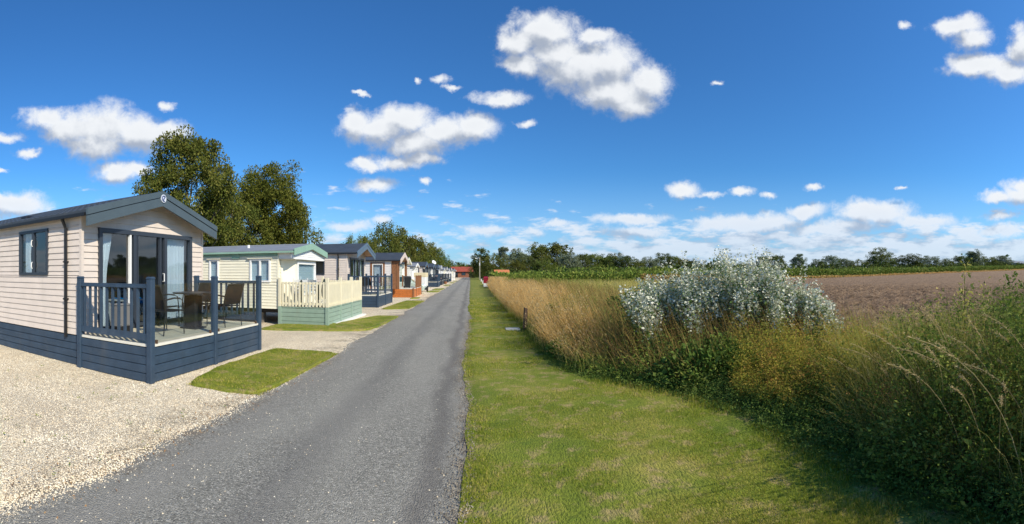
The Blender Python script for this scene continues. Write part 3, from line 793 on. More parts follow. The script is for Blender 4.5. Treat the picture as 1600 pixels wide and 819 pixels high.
# --- first deck ----------------------------------------------------
dk1 = deck((-6.24, 5.22, 0), 1.72, 3.62, .585, M_navy, M_navy, 'slate-blue deck with glass road side, garden chairs and table, nearest the camera', bm_gap=.135)
DZ = .588
armchair((-5.22, 6.42, DZ), R(-8), 'dark armchair with its back to the camera, by the left deck post')
armchair((-5.72, 8.22, DZ), R(172), 'dark armchair against the far side of the round table, facing the camera')
armchair((-4.98, 8.12, DZ), R(80), 'dark armchair at the right of the table beside the middle post')
armchair((-5.86, 7.15, DZ), R(-80), 'dark armchair half hidden between the glazed doors and the table')
tb = empty('garden_table', (-5.28, 7.42, DZ), 'dark round-topped garden table on a thick square pedestal', 'table')
MB().tube([(0, 0, .70), (0, 0, .725)], .42, 32).build('table_top', M_leg, tb)
MB().tube([(0, 0, .655), (0, 0, .699)], .10, 12).build('collar', M_leg, tb)
MB().box(-.13, .13, -.13, .13, .03, .655).build('pedestal', M_chair, tb, bevel=.01)
MB().box(-.2, .2, -.2, .2, 0, .03).build('base', M_leg, tb, bevel=.01)
gb = empty('storage_box', (-6.0, 6.08, DZ), 'grey ribbed storage box on the deck beside the door', 'box')
MB().box(-.12, .12, -.19, .19, .11, .5).build('body', M_greybox, gb, bevel=.012)
MB().box(-.13, .13, -.2, .2, .502, .53).build('lid', M_greybox, gb, bevel=.008)
MB().box(-.11, .11, -.18, .18, 0, .108).build('base', M_black, gb)
for k in range(4): MB().box(.12, .128, -.17+.095*k, -.12+.095*k, .14, .48).build('rib', M_greybox, gb)

# --- second caravan: cream with mint trim ---------------------------
c2x, c2y = -6.15, 13.45
c2, zr2, sl2, hw2 = caravan((c2x, c2y), 3.05, 9.5, .52, 2.42, 2.66, M_cream, M_white, M_greyroof, M_mint,
    'cream caravan with mint green trim, pale grey roof and pale-blinded bay window', (.35, 2.70, .9, 2.15),
    windows=[(-2.70, -2.30, 1.30, 2.18, 1, None, True), (-1.05, -.28, 1.40, 2.18, 2, None, True), (-5.2, -4.6, 1.4, 2.18, 1, None, True)],
    ribs=False, fine=1, ohf=.62, pitch=.10, corner=M_cream, gutter=M_mint, soffit=M_white)
t = MB(); t.box(-9.5, -.02, -.035, -.013, 2.27, 2.40); t.build('trim_band', M_mint, c2)
for (a, b) in ((-2.78, -2.22), (-1.13, -.20)): MB().box(a, b, -.09, -.013, 2.19, 2.215).build('drip_rail', M_cream, c2)
MB().box(-1.75, -1.45, -.06, -.03, 2.20, 2.38).build('vent_cover', M_mint, c2)
MB().tube([(-1.6, .9, 2.5), (-1.6, .9, 2.72)], .05, 10).build('roof_flue', M_white, c2)
# pediment panel, bay
ped = MB()
for k in range(6):
    za, zb_ = 2.19+.075*k, 2.19+.075*(k+1)-.004
    hwf = lambda z: min(1.60, max(.02, (2.66-z)/.24*1.52) if z > 2.42 else 1.60)
    ped.hexa([(.50, 1.525-hwf(za), za), (.56, 1.525-hwf(za), za), (.56, 1.525+hwf(za), za), (.50, 1.525+hwf(za), za),
              (.50, 1.525-hwf(zb_), zb_), (.552, 1.525-hwf(zb_), zb_), (.552, 1.525+hwf(zb_), zb_), (.50, 1.525+hwf(zb_), zb_)]) if zb_ < 2.655 else None
ped.build_each('pediment_board', M_white, c2)
MB().box(.0, .56, .02, 3.03, 2.165, 2.19).build('canopy_soffit', M_white, c2)
for yy in (.0, 3.0): MB().box(.022, .50, yy, yy+.045, 2.192, 2.44).build('canopy_cheek', M_white, c2)
bay = MB(); bay.prism([(0.018, .18), (.40, .55), (.40, 2.50), (.018, 2.87)], .53, .92, 'z'); bay.build('bay_base', M_cream, c2)
bay = MB(); bay.prism([(0.018, .18), (.40, .55), (.40, 2.50), (.018, 2.87)], 2.10, 2.164, 'z'); bay.build('bay_head', M_cream, c2)
bfp = Plane('front', .40)
glazed(c2, 'bay_window', bfp, .62, 2.43, .92, 2.10, 1, M_white, blind=True, fw=.09)
for (ya, yb, xa, xb) in ((.18, .55, .02, .40), (2.87, 2.50, .02, .40)):
    mb = MB(); dy = .05 if ya < yb else -.05
    mb.hexa([(xa, ya, .92), (xb, yb, .92), (xb-.02, yb+dy, .92), (xa, ya+dy*1.4, .92), (xa, ya, 2.10), (xb, yb, 2.10), (xb-.02, yb+dy, 2.10), (xa, ya+dy*1.4, 2.10)])
    mb.build('bay_side', M_cream, c2)
dk2 = deck((-6.12, 13.42, 0), 1.68, 4.3, .60, M_sage, M_picket, 'sage green deck with cream picket railing beside the cream caravan', near='pickets', front='pickets', far='pickets', posts_front=4, rail_h=.84, boards=4, floor=M_edge, edge=M_sage, capped=False, plinth=mat('white_kerb_stone', (.75,.74,.70), .8, var=.05))
def patio_chair(loc, rz, label):
    r = empty('folding_chair', loc, label, 'chair', 'white folding chairs on the sage green deck', rz)
    for k in range(5): MB().box(-.22, .22, -.2+.085*k, -.135+.085*k, .42, .438).build('seat_slat', M_white, r)
    for k in range(4): MB().hexa([(-.22, -.23-.03*k, .50+.10*k), (.22, -.23-.03*k, .50+.10*k), (.22, -.215-.03*k, .50+.10*k), (-.22, -.215-.03*k, .50+.10*k), (-.22, -.25-.03*k, .575+.10*k), (.22, -.25-.03*k, .575+.10*k), (.22, -.235-.03*k, .575+.10*k), (-.22, -.235-.03*k, .575+.10*k)]).build('back_slat', M_white, r)
    for sx in (-.235, .235):
        MB().tube([(sx, .26, 0), (sx, -.20, .45), (sx, -.36, .93)], .013, 6).build('leg', M_white, r); MB().tube([(sx, -.28, 0), (sx, .2, .43)], .013, 6).build('leg', M_white, r)
    return r
patio_chair((-5.6, 14.1, .60), R(20), 'white slatted folding chair behind the cream pickets, nearer the caravan')
patio_chair((-5.0, 14.3, .60), R(-30), 'white slatted folding chair behind the cream pickets, nearer the road')
def parasol(loc, label, h=1.5):
    r = empty('folded_parasol', loc, label, 'parasol', 'folded dark parasols on the sage green deck')
    MB().tube([(0, 0, 0), (0, 0, h)], .02, 8).build('pole', M_leg, r)
    mb = MB(); mb.tube([(0, 0, .25), (0, 0, .5), (0, 0, .8), (0, 0, h-.1), (0, 0, h)], [.05, .10, .075, .045, .02], 9); mb.build('canopy', mat('dark_green_canvas', (.015,.03,.025), .8), r)
    MB().box(-.17, .17, -.17, .17, 0, .05).build('base', M_black, r, bevel=.01); return r
parasol((-4.72, 13.95, .60), 'folded dark parasol at the corner of the cream picket fence', .92)
parasol((-5.45, 13.75, .60), 'folded dark parasol between the two white folding chairs', .88)
parasol((-4.86, 13.75, .60), 'shorter folded dark parasol beside the corner parasol', .72)

# --- third caravan ---------------------------------------------------
c3, zr3, _, _ = caravan((-6.1, 21.6), 3.85, 10, .55, 2.72, 3.22, M_beige, M_anth, M_slate, M_fasciab,
    'pink-beige caravan with blue-grey gable, dark window and slate roof, third in the row', (.45, 3.4, .62, 2.5),
    windows=[(-1.97, -1.18, 1.62, 2.52, 1), (-2.65, -2.0, 1.62, 2.52, 1, [(-2.6, -2.1, .1)])], fine=.1, skirt=M_navy, downpipe=-.45, soffit=M_tan, ohf=.55)
glazed(c3, 'glazed_door', fr, .45, 3.4, .62, 2.5, 3, M_anth, fw=.08, curtain=[(.55, 1.1, .1), (1.5, 2.2, .1), (2.6, 3.3, -.1)], depth=.06)
dk3 = deck((-6.08, 21.65, 0), 1.54, 3.85, .60, M_navy, M_navy, 'dark blue deck with blue balusters in front of the third caravan', near='balusters', front='glassrail', bm_gap=.16, rail_h=.95)
armchair((-5.5, 22.3, .60), R(30), 'black armchair behind the dark blue balusters, nearer the caravan', 'chairs on the third deck')
armchair((-4.95, 22.7, .60), R(-60), 'black armchair behind the dark blue balusters, nearer the road', 'chairs on the third deck')
# --- fourth ----------------------------------------------------------
c4, zr4, _, _ = caravan((-5.5, 30.6), 3.8, 10, .5, 2.60, 3.12, M_offw, M_white, M_slate, mat('pale_pink_fascia', (.66,.55,.48), .5), 'off-white caravan with brown timber porch and slate roof', (.5, 3.3, .6, 2.3),
    windows=[(-1.30, -.55, .75, 2.35, 1, [(-1.2, -.7, .05)])], fine=.15, skirt=M_offw, downpipe=-1.9, soffit=M_tan, ohf=.7)
glazed(c4, 'glazed_door', fr, .5, 3.3, .6, 2.3, 3, M_white, fw=.09, curtain=[(.6, 1.2, .1), (2.4, 3.2, -.1)], depth=.06)
f_ = MB()
for (a, b) in ((-1.45, -1.31), (-.54, -.42)): f_.box(a, b, -.04, -.013, .6, 2.45)
f_.box(-1.31, -.54, -.04, -.013, 2.355, 2.45); f_.build_each('door_surround', M_brown, c4)
for y in (-.02, 3.72): MB().box(.42, .60, y, y+.10, .6, 2.62).build('porch_post', M_brown, c4)
MB().box(.06, .42, .0, .05, .6, 2.62).build('porch_screen', M_brown, c4)
dk4 = deck((-5.48, 30.95, 0), 1.52, 4.7, .62, M_orange, M_brown, 'bright orange-brown boarded deck with brown slats at its far road side', near='none', front=['none', 'slats', 'slats'], far='none', posts_front=4, parts=False, rail_h=.8, floor=M_edge)
for o in [o for o in dk4.children if o.name.startswith('post')]:
    if o.data.vertices[0].co.y < 1.2:     # near posts are cut down to the floor of the deck
        for v in o.data.vertices:
            if v.co.z > .7: v.co.z = .66
        for ch in list(o.children): bpy.data.objects.remove(ch)
def wheelie_bin(loc, label, m, rz=0, s=1.0):
    r = empty('wheelie_bin', loc, label, 'bin', rz=rz); r.scale = (s, s, s)
    MB().hexa([(-.22, -.22, .06), (.22, -.22, .06), (.22, .22, .06), (-.22, .22, .06), (-.29, -.29, .92), (.29, -.29, .92), (.29, .29, .92), (-.29, .29, .92)]).build('body', m, r)
    MB().hexa([(-.31, -.31, .925), (.31, -.31, .925), (.31, .33, .925), (-.31, .33, .925), (-.28, -.27, 1.0), (.28, -.27, 1.0), (.28, .3, 1.03), (-.28, .3, 1.03)]).build('lid', m, r, bevel=.01)
    for sx in (-.25, .25): MB().tube([(sx-.03, .22, .1), (sx+.03, .22, .1)], .1, 12).build('wheel', M_black, r)
    return r
wheelie_bin((-4.55, 32.1, .62), 'black wheelie bin standing on the orange-brown deck', M_black, .3, .85)
# car
def car(loc, rz, paint, label):
    r = empty('parked_car', loc, label, 'car', rz=rz)        # faces +x, 4.0 x 1.7
    prof = [(-1.95, .35), (-2.0, .62), (-1.93, .92), (-1.5, .97), (1.0, .93), (1.75, .80), (1.98, .60), (1.98, .32), (1.6, .24), (-1.6, .24)]
    V = []; F = []; ys_ = [-.85, -.80, .80, .85]; n = len(prof)
    for i, y in enumerate(ys_):
        k = .0 if i in (1, 2) else .05
        for (x, z) in prof: V.append((x*(1-k*.4), y, z if z < .5 else z-(k*.8)))
    for i in range(3):
        for j in range(n): F.append((i*n+j, i*n+(j+1) % n, (i+1)*n+(j+1) % n, (i+1)*n+j))
    F += [tuple(range(n)), tuple(range(4*n-1, 3*n-1, -1))]
    mb = MB(); mb.v = V; mb.f = F; mb.build('body', paint, r, smooth=False)
    cab = [(-1.85, .95), (-1.62, 1.38), (-1.2, 1.47), (.15, 1.47), (.45, 1.40), (1.15, .93)]
    def ring(y, ins): return [(x*(1-ins*.06)-(.02*ins), y, z) for x, z in cab]
    V = [(x, -.80, z) if z < 1 else (x, -.64, z) for x, z in cab]+[(x, .80, z) if z < 1 else (x, .64, z) for x, z in cab]; n = 6
    mb = MB(); mb.v = V; mb.f = [tuple(range(n)), tuple(range(2*n-1, n-1, -1))]+[(j, (j+1) % n, n+(j+1) % n, n+j) for j in range(n)]
    mb.build('cabin', paint, r)
    gl = mat('tinted_car_glass', (.02,.06,.055), .08, .8)
    for s in (-1, 1):
        def Q(x, z): return (x, s*(.815-(z-.95)*.335), z)
        for poly in ([(-1.50, 1.0), (-1.38, 1.36), (-.58, 1.41), (-.58, 1.0)], [(-.50, 1.0), (-.50, 1.41), (.12, 1.40), (.42, 1.33), (.88, 1.0)]):
            m_ = MB(); i = 0; m_.v = [Q(*p) for p in poly]; m_.v += [(p[0], p[1]-s*.02, p[2]) for p in m_.v[:len(poly)]]
            k = len(poly); m_.f = [tuple(range(k)), tuple(range(2*k-1, k-1, -1))]+[(j, (j+1) % k, k+(j+1) % k, k+j) for j in range(k)]
            m_.build('side_window', gl, r)
        for x in (-1.25, 1.28):
            w = MB().tube([(x, s*.70, .31), (x, s*.875, .31)], .31, 20).build('wheel', M_black, r)
            MB().tube([(x, s*.87, .31), (x, s*.885, .31)], .19, 14).build('rim', M_emblem, w)
        MB().box(-.62, -.46, min(s*.86, s*.875), max(s*.86, s*.875), .80, .83).build('door_handle', M_black, r)
        MB().box(.62, .80, min(s*.86, s*1.0), max(s*.86, s*1.0), .93, 1.06).build('wing_mirror', paint, r, bevel=.02)
        MB().box(1.80, 1.985, min(s*.50, s*.76), max(s*.50, s*.76), .62, .76).build('headlight', M_white, r, bevel=.02)
    m_ = MB(); m_.hexa([(1.10, -.70, .965), (1.13, -.70, .985), (.47, -.58, 1.40), (.44, -.58, 1.38), (1.10, .70, .965), (1.13, .70, .985), (.47, .58, 1.40), (.44, .58, 1.38)]); m_.build('windscreen', gl, r)
    MB().box(1.97, 2.01, -.6, .6, .30, .48).build('bumper', M_black, r)
    return r
car((-5.75, 37.4, .0), R(0), mat('pale_green_car_paint', (.52,.62,.55), .25, .6, coat=.5), 'pale silver-green hatchback parked beyond the orange-brown deck')
# small white trailer with a cream upper panel
tr = empty('box_trailer', (-4.55, 41.2, 0), 'small white box trailer with a cream upper panel and tow bar', 'trailer')
MB().box(-.55, .55, -1.0, .9, .45, 1.35).build('body', M_white, tr, bevel=.03)
MB().box(-.56, .56, -1.01, .91, 1.352, 1.75).build('top_panel', mat('cream_panel', (.72,.62,.40), .6), tr, bevel=.02)
MB().box(-.5, .5, -.9, .8, .36, .449).build('chassis', M_black, tr)
for sx in (-1, 1): MB().tube([(sx*.5, 0, .27), (sx*.64, 0, .27)], .27, 16).build('wheel', M_black, tr)
MB().tube([(0, -.9, .4), (0.1, -1.9, .38)], .04, 6).build('tow_bar', M_leg, tr); MB().tube([(.1, -1.8, 0), (.1, -1.8, .4)], .035, 6).build('jockey_wheel', M_black, tr)
# --- further caravans -------------------------------------------------
FAR = [  # y, xf, W, wall, frame, roof, fascia, soffit, deck material or None, label
 (38.9, -6.0, 3.4, M_cream2, M_white, mat('green_grey_roof', (.06,.09,.10), .55, var=.1), M_cream2, None, None, 'pale yellow caravan with dark roof and white bay behind the parked car'),
 (46.6, -6.1, 3.1, M_white, M_white, M_greyroof, M_white, None, None, 'small white flat-looking caravan with narrow windows, sixth in the row'),
 (54.6, -5.9, 3.8, M_beige, M_anth, M_slate, M_fasciab, M_tan, M_navy, 'pink-beige caravan with slate roof behind the navy railing, seventh in the row'),
 (63.5, -5.7, 3.8, mat('grey_siding', (.16,.18,.19), .5), M_white, M_slate, M_fasciab, None, M_anth, 'dark grey caravan with white-framed windows, eighth in the row'),
 (72.5, -5.7, 3.8, mat('grey_siding', (.16,.18,.19)), M_anth, M_slate, M_fasciab, None, M_anth, 'dark grey caravan with a broad slate roof, ninth in the row'),
 (81.0, -5.7, 3.4, M_offw, M_white, M_greyroof, M_white, None, M_anth, 'off-white caravan with pale grey roof beside the white dome, tenth in the row'),
 (89.5, -5.6, 3.2, M_white, M_white, M_greyroof, M_white, None, M_navy, 'white caravan with pale roof and dark railing, eleventh in the row'),
 (98.0, -5.6, 3.4, M_cream, M_white, M_slate, M_white, None, None, 'cream caravan with dark roof far along the road, twelfth in the row'),
 (107., -5.5, 3.2, M_white, M_white, M_greyroof, M_white, None, M_white, 'white caravan with white deck far along the road, thirteenth in the row'),
 (116., -5.4, 3.4, M_offw, M_white, M_slate, M_white, None, None, 'off-white caravan with slate roof far down the road, fourteenth in the row'),
 (125., -5.3, 3.2, M_white, M_white, M_greyroof, M_white, None, None, 'white caravan near the end of the row, fifteenth from the camera'),
 (134., -5.2, 3.4, M_cream, M_white, M_slate, M_white, None, None, 'cream caravan near the end of the row, sixteenth from the camera'),
 (143., -5.0, 3.2, M_white, M_white, M_greyroof, M_white, None, None, 'last white caravan of the row, next to the red-roofed building')]
for i, (y, xf, W, wm, fm, rm, fas, sof, dm, lab) in enumerate(FAR):
    ze = 2.55 if W > 3.3 else 2.40; za = ze+(.5 if W > 3.3 else .32)
    c, *_r = caravan((xf, y), W, 9.5, .5, ze, za, wm, fm, rm, fas, lab, (.4, W-.4, .7, 2.25), windows=[(-1.7, -.7, 1.2, 2.2, 1, None, i % 2 == 0), (-3.6, -2.9, 1.3, 2.2, 1)],
                    ribs=False, fine=1, skirt=wm if i % 3 else None, soffit=sof, ohf=.4, pitch=.25, downpipe=-.4)
    glazed(c, 'bay_window', fr, .4, W-.4, .7, 2.25, 3, fm, fw=.1, curtain=[(.5, 1.0, 0), (W-1.0, W-.5, 0)], depth=.3 if i in (0, 1, 4) else .06)
    if dm is not None:
        deck((xf+.02, y+.1, 0), 1.9 if i == 2 else 1.6, W-.1, .62, dm, dm, {2: 'navy deck with dense dark railing in front of the seventh caravan', 3: 'charcoal deck with pinkish cushions in front of the eighth caravan', 4: 'charcoal railed deck in front of the ninth caravan',
              5: 'charcoal railed deck in front of the off-white tenth caravan', 6: 'navy railed deck in front of the white eleventh caravan', 8: 'white railed deck far along the road'}[i], near='balusters', front='balusters', parts=False, bm_gap=.15, rail_h=.9)
# things on and beside the far decks
def bench(loc, label, m):
    r = empty('garden_sofa', loc, label, 'garden sofa')
    MB().box(-.35, .35, -.8, .8, .2, .42).build('seat', m, r, bevel=.03); MB().box(-.4, -.25, -.8, .8, .42, .85).build('backrest', m, r, bevel=.03)
    for y in (-.88, .8): MB().box(-.35, .35, y, y+.08, .2, .62).build('armrest', M_anth, r)
    for x in (-.3, .24):
        for y in (-.75, .7): MB().box(x, x+.06, y, y+.06, 0, .2).build('leg', M_anth, r)
    return r
bench((-4.7, 56.0, .62), 'black garden sofa behind the navy railing of the seventh deck', M_black)
bench((-4.6, 65.0, .62), 'pinkish cushioned garden sofa on the eighth deck', mat('pink_cushion', (.62,.40,.30), .8))
dome = empty('satellite_dome', (-6.6, 79.5, 0), 'white satellite dish on a pole above the far caravans', 'satellite dish')
MB().tube([(0, 0, 0), (0, 0, 3.5)], .04, 8).build('pole', M_leg, dome)
MB().tube([(0, 0, 3.5), (.05, -.05, 3.55), (.12, -.12, 3.62), (.16, -.16, 3.66)], [.08, .28, .40, .42], 16).build('dish', M_white, dome)
pp = empty('potted_plant', (-3.9, 70.0, 0), 'leafy yellow-green plant in a tub at the gravel edge', 'plant pot')
MB().tube([(0, 0, 0), (0, 0, .4)], [.2, .27], 14).build('pot', M_brown, pp)

# the red-roofed building at the end of the road
M_brick = mat('red_brick_wall', (.30,.12,.07), .85, var=.15, vscale=3); M_tile = mat('red_clay_tile', (.34,.075,.045), .75, var=.2, vscale=2)
def brick_building(loc, w, d, h, hr, label, wallm, roofm, name='brick_building', doors=True):
    r = empty(name, loc, label, 'building')
    n = MB(); n.box(0, w, 0, d, 0, h); n.build('wall', wallm, r)
    rf = MB(); rf.prism([(-.5, h-.05), (-.5, h+.05), (d/2, h+hr), (d+.5, h+.05), (d+.5, h-.05), (d/2, h+hr-.12)], -.4, w+.4, 'x'); rfo = rf.build('roof', roofm, r)
    for k in range(6):
        f0 = k/6; MB().box(-.41, w+.41, -.5+(d/2+.5)*f0, -.42+(d/2+.5)*f0, h+.05+(hr-.05)*f0, h+.085+(hr-.05)*f0).build('tile_course', roofm, rfo)
    g = MB(); g.prism([(0, h), (d/2, h+hr-.15), (d, h)], .02, w-.02, 'x'); g.build('gable', wallm, r)
    if doors:
        for k in range(int(w/3)):
            x = 1.0+3*k; fr_ = MB().box(x, x+1.6, -.05, .03, .9 if k % 2 else 0.02, 2.1).build('window' if k % 2 else 'door', M_dark, r)
            MB().box(x+.1, x+1.5, -.07, -.052, 1.0 if k % 2 else 1.1, 2.0).build('pane', mat('dark_pane', (.03,.05,.07), .1, .8), fr_)
    return r
brick_building((-7.5, 176, 0), 9, 8, 2.3, 2.0, 'low red-tiled brick building closing the end of the road', M_brick, M_tile)

# ------------------------------------------------------------------ vegetation generators (numpy)
def unit(v): return v/np.maximum(np.linalg.norm(v, axis=-1, keepdims=True), 1e-9)
def blades(P, h, lean, width, segs=3, curl=1.8, head=0.0):
    """ribbons: P (n,3) feet, h heights, lean (n,2) tip offset, quads tapering to a point"""
    n = len(P); h = np.broadcast_to(h, n); width = np.broadcast_to(width, n)
    a = rng.uniform(0, pi, n); side = np.stack([np.cos(a), np.sin(a), np.zeros(n)], -1)
    V = np.zeros((n, segs+1, 2, 3), np.float32)
    for k in range(segs+1):
        t = k/segs; c = P.copy(); c[:, 2] += h*(t-.25*t**3*np.minimum(1, np.hypot(lean[:, 0], lean[:, 1])/np.maximum(h, .01)))
        c[:, :2] += lean*(t**curl)[..., None] if np.ndim(t**curl) else lean*t**curl
        w = width*(1-.85*t) if head == 0 else width*(1-.5*t)
        V[:, k, 0] = c-side*w[:, None]/2; V[:, k, 1] = c+side*w[:, None]/2
    i = np.arange(n)[:, None]*(2*(segs+1)); F = []
    for k in range(segs): b = i+2*k; F.append(np.concatenate([b, b+1, b+3, b+2], 1))
    return V.reshape(-1, 3), np.stack(F, 1).reshape(-1, 4)
def leaves(C, s, aspect=.55, up=.3, fold=.12, dirs=None):
    """folded diamond leaves (one quad each) at C with size s"""
    n = len(C); s = np.broadcast_to(s, n)[:, None]
    if dirs is None: d = rng.normal(size=(n, 3))
    else: d = dirs+rng.normal(size=(n, 3))*.5
    d = unit(d); nr = rng.normal(size=(n, 3))+np.array([0, 0, up*3]); w = unit(np.cross(d, nr)); nn = np.cross(w, d)
    V = np.stack([C, C+d*s*.5+w*s*aspect*.5+nn*s*fold, C+d*s, C+d*s*.5-w*s*aspect*.5+nn*s*fold], 1)
    F = np.arange(4*n).reshape(n, 4)
    return V.reshape(-1, 3), F
def join(parts):
    V = []; F = []; o = 0
    for v, f in parts: V.append(v); F.append(f+o); o += len(v)
    return np.concatenate(V), np.concatenate(F)
def stems_with_leaves(P, h, K, spread, ls, lean, lean_k=1.6, lo=.1, width=.006, aspect=.5, taper=.7):
    """weeds: a stem each plus K leaves round it; returns (stems, leaves)"""
    n = len(P); h = np.broadcast_to(h, n)
    st = blades(P, h, lean, width, 3, lean_k)
    t = rng.uniform(lo, 1, (n, K))**.85
    C = np.repeat(P[:, None, :], K, 1).astype(float)
    C[..., 2] += h[:, None]*(t-.25*t**3*np.minimum(1, np.hypot(lean[:, 0], lean[:, 1])/np.maximum(h, .01))[:, None])
    C[..., :2] += lean[:, None, :]*(t**lean_k)[..., None]
    a = rng.uniform(0, 2*pi, (n, K)); rr = spread*(1-taper*t)*rng.uniform(.1, 1, (n, K)); off = np.stack([np.cos(a)*rr, np.sin(a)*rr, -.2*rr+rng.normal(size=(n, K))*.02], -1)
    C += off; dirs = np.stack([np.cos(a), np.sin(a), .25+0*a], -1).reshape(-1, 3)
    lf = leaves(C.reshape(-1, 3), (ls*rng.uniform(.6, 1.25, (n, K))*(1-.35*t)).reshape(-1), aspect, dirs=dirs)
    return st, lf
def stuff(name, VF, m, label, cat, parent=None):
    o = link(name, np_mesh(name, *VF), m, parent)
    if parent is None: tag(o, label, cat, kind='stuff')
    else: o['kind'] = 'stuff'
    return o
L_turf = leafmat('turf_blades', spec=.02, rough=.9, c1=(.11,.175,.013), c2=(.28,.325,.03), c3=(.66,.51,.17), trans=.3, clump=.9, objvar=0)
L_straw = leafmat('dry_straw', (.42,.24,.07), (.70,.45,.16), (.90,.66,.30), .3, clump=.9, objvar=0)
L_brown = leafmat('brown_seeded_grass', (.20,.11,.045), (.38,.25,.09), (.40,.36,.10), .25, clump=1.2, objvar=0)
L_gold = leafmat('golden_weed', (.20,.26,.035), (.42,.38,.06), (.52,.27,.08), .3, clump=2.5, objvar=0)
L_green = leafmat('hedge_green', (.06,.115,.018), (.17,.245,.04), (.38,.38,.09), .3, clump=2.0, objvar=0)
L_dgreen = leafmat('dark_bramble', (.045,.10,.018), (.12,.20,.04), (.25,.32,.08), .25, clump=2.5, objvar=0)
L_ygreen = leafmat('long_green_grass', (.20,.26,.04), (.50,.46,.11), (.85,.68,.32), .3, clump=1.5, objvar=0)
L_seed = leafmat('pale_seed_head', (.34,.24,.10), (.52,.40,.20), (.72,.58,.35), .3, clump=3, objvar=0)
L_silver = leafmat('silver_leaf', (.27,.35,.20), (.68,.69,.53), (.95,.93,.80), .15, clump=3.0, rough=.6, objvar=0)
L_sgreen = leafmat('poplar_green_leaf', (.06,.13,.03), (.16,.25,.07), (.32,.40,.19), .25, clump=3.5, objvar=0)

# ------------------------------------------------------------------ chippings and turf
def rocks(P, s):
    """squashed little wedges, four faces up, one mesh"""
    n = len(P); a = rng.uniform(0, 2*pi, n); V = np.zeros((n, 5, 3))
    for k in range(4):
        r = s*rng.uniform(.6, 1.2, n); t = a+k*pi/2+rng.uniform(-.4, .4, n)
        V[:, k] = P+np.stack([np.cos(t)*r, np.sin(t)*r, np.zeros(n)-.002], -1)
    V[:, 4] = P+np.stack([rng.normal(size=n)*s*.3, rng.normal(size=n)*s*.3, s*rng.uniform(.5, 1.0, n)], -1)
    b = np.arange(n)[:, None]*5; F = np.concatenate([np.concatenate([b+k, b+(k+1) % 4, b+4], 1) for k in range(4)], 0)
    return V.reshape(-1, 3), F
n = 95000
r_ = 3.0+9*rng.random(n)**1.3; th = -rng.uniform(.25, 1.25, n); P = np.stack([r_*np.sin(th), r_*np.cos(th), np.full(n, .003)], -1)
k = (P[:, 0] < -2.62-.28*rng.exponential(size=n)*0+.9*(fbm(P[:, 0]*2, P[:, 1]*1.2)-.5)+.16*rng.normal(size=n)) & ~((P[:, 1] > 5.3) & (P[:, 0] < -4.55)); P = P[k]
P[:, 2] = np.where(P[:, 0] > -2.9, .014, -.004+.012*fbm(P[:, 0]*1.2, P[:, 1]*1.2))
for pl in ISL[:2]: P = P[~in_poly(P[:, 0], P[:, 1], pl)]
M_chip = leafmat('limestone_chip', (.52,.40,.26), (.87,.75,.54), (.97,.92,.77), 0, clump=1.2, rough=.9, objvar=0)
stuff('gravel', rocks(P, rng.uniform(.005, .011, len(P))), M_chip, 'loose cream limestone chippings lying over the pitch', 'gravel')
n = 2400
th = -rng.uniform(-.05, 1.2, n); r_ = 3+10*rng.random(n)**1.2; P = np.stack([r_*np.sin(th), r_*np.cos(th), np.full(n, .0)], -1)
k = (P[:, 0] > -2.9) & (P[:, 0] < .02); P = P[k]; pr = np.clip(np.exp((-2.2-P[:, 0])*2.2)+.16, 0, 1); P = P[rng.random(len(P)) < pr]
P[:, 2] = .012+.028*np.sin(pi*np.clip((P[:, 0]+2.8)/2.78, 0, 1))
stuff('loose_gravel', rocks(P, rng.uniform(.005, .011, len(P))), M_chip, 'scattered pale chippings strayed onto the tarmac', 'gravel')
# turf blades on the verge and on the two nearest islands
def turf(n, rmin, rmax, hh, w):
    r_ = rmin+(rmax-rmin)*rng.random(n)**1.7; th = rng.uniform(-.12, 1.25, n)*np.clip(5.5/r_, 0, 1)**.75; x = r_*np.sin(th); y = r_*np.cos(th)
    wob_ = -.03+.14*(fbm(y*.6+50, y*0+9)-.5)*2-.10*np.clip((5-y)/4, 0, 1)
    k = (x > wob_-.03*rng.random(n)) & (x < edge_x(y)+.3); x = x[k]; y = y[k]
    return np.stack([x, y, lawn_z(x, y)-.006], -1)
P = turf(430000, 2.9, 30, .03, .004); d_ = np.hypot(P[:, 0], P[:, 1]); kk_ = rng.random(len(P)) < np.clip(1.25-d_/26, .05, 1); P = P[kk_]; d_ = d_[kk_]
kk_ = fbm(P[:, 0]*1.4+11, P[:, 1]*1.9+5, 5) < .60-.10*rng.random(len(P)); P = P[kk_]; d_ = d_[kk_]
hgt = (.013+.024*rng.random(len(P))*(fbm(P[:, 0]*2.2, P[:, 1]*2.2)+.3)); tall = np.exp(-np.abs(P[:, 0]-edge_x(P[:, 1]))*5); hgt *= (1+1.6*tall)*(.8+.05*d_)
stuff('grass', blades(P, hgt, rng.normal(size=(len(P), 2))*.012, .0020+.0007*d_, 1), L_turf, 'short mown grass blades of the verge', 'grass')
Q = []
for pl in ISL[:3]:
    a = np.array(pl); x = rng.uniform(a[:, 0].min(), a[:, 0].max(), 22000); y = rng.uniform(a[:, 1].min(), a[:, 1].max(), 22000); c_ = a.mean(0)
    k = in_poly(c_[0]+(x-c_[0])*(1.04-.09*rng.random(len(x))), c_[1]+(y-c_[1])*(1.04-.05*rng.random(len(x))), pl); Q.append(np.stack([x[k], y[k], np.where(in_poly(c_[0]+(x[k]-c_[0])*1.10, c_[1]+(y[k]-c_[1])*1.05, pl), .045, .012)], -1))
Q = np.concatenate(Q); stuff('grass', blades(Q, .012+.034*rng.random(len(Q)), rng.normal(size=(len(Q), 2))*.02, .010, 1), L_turf, 'short grass blades on the mown islands in the gravel', 'grass')
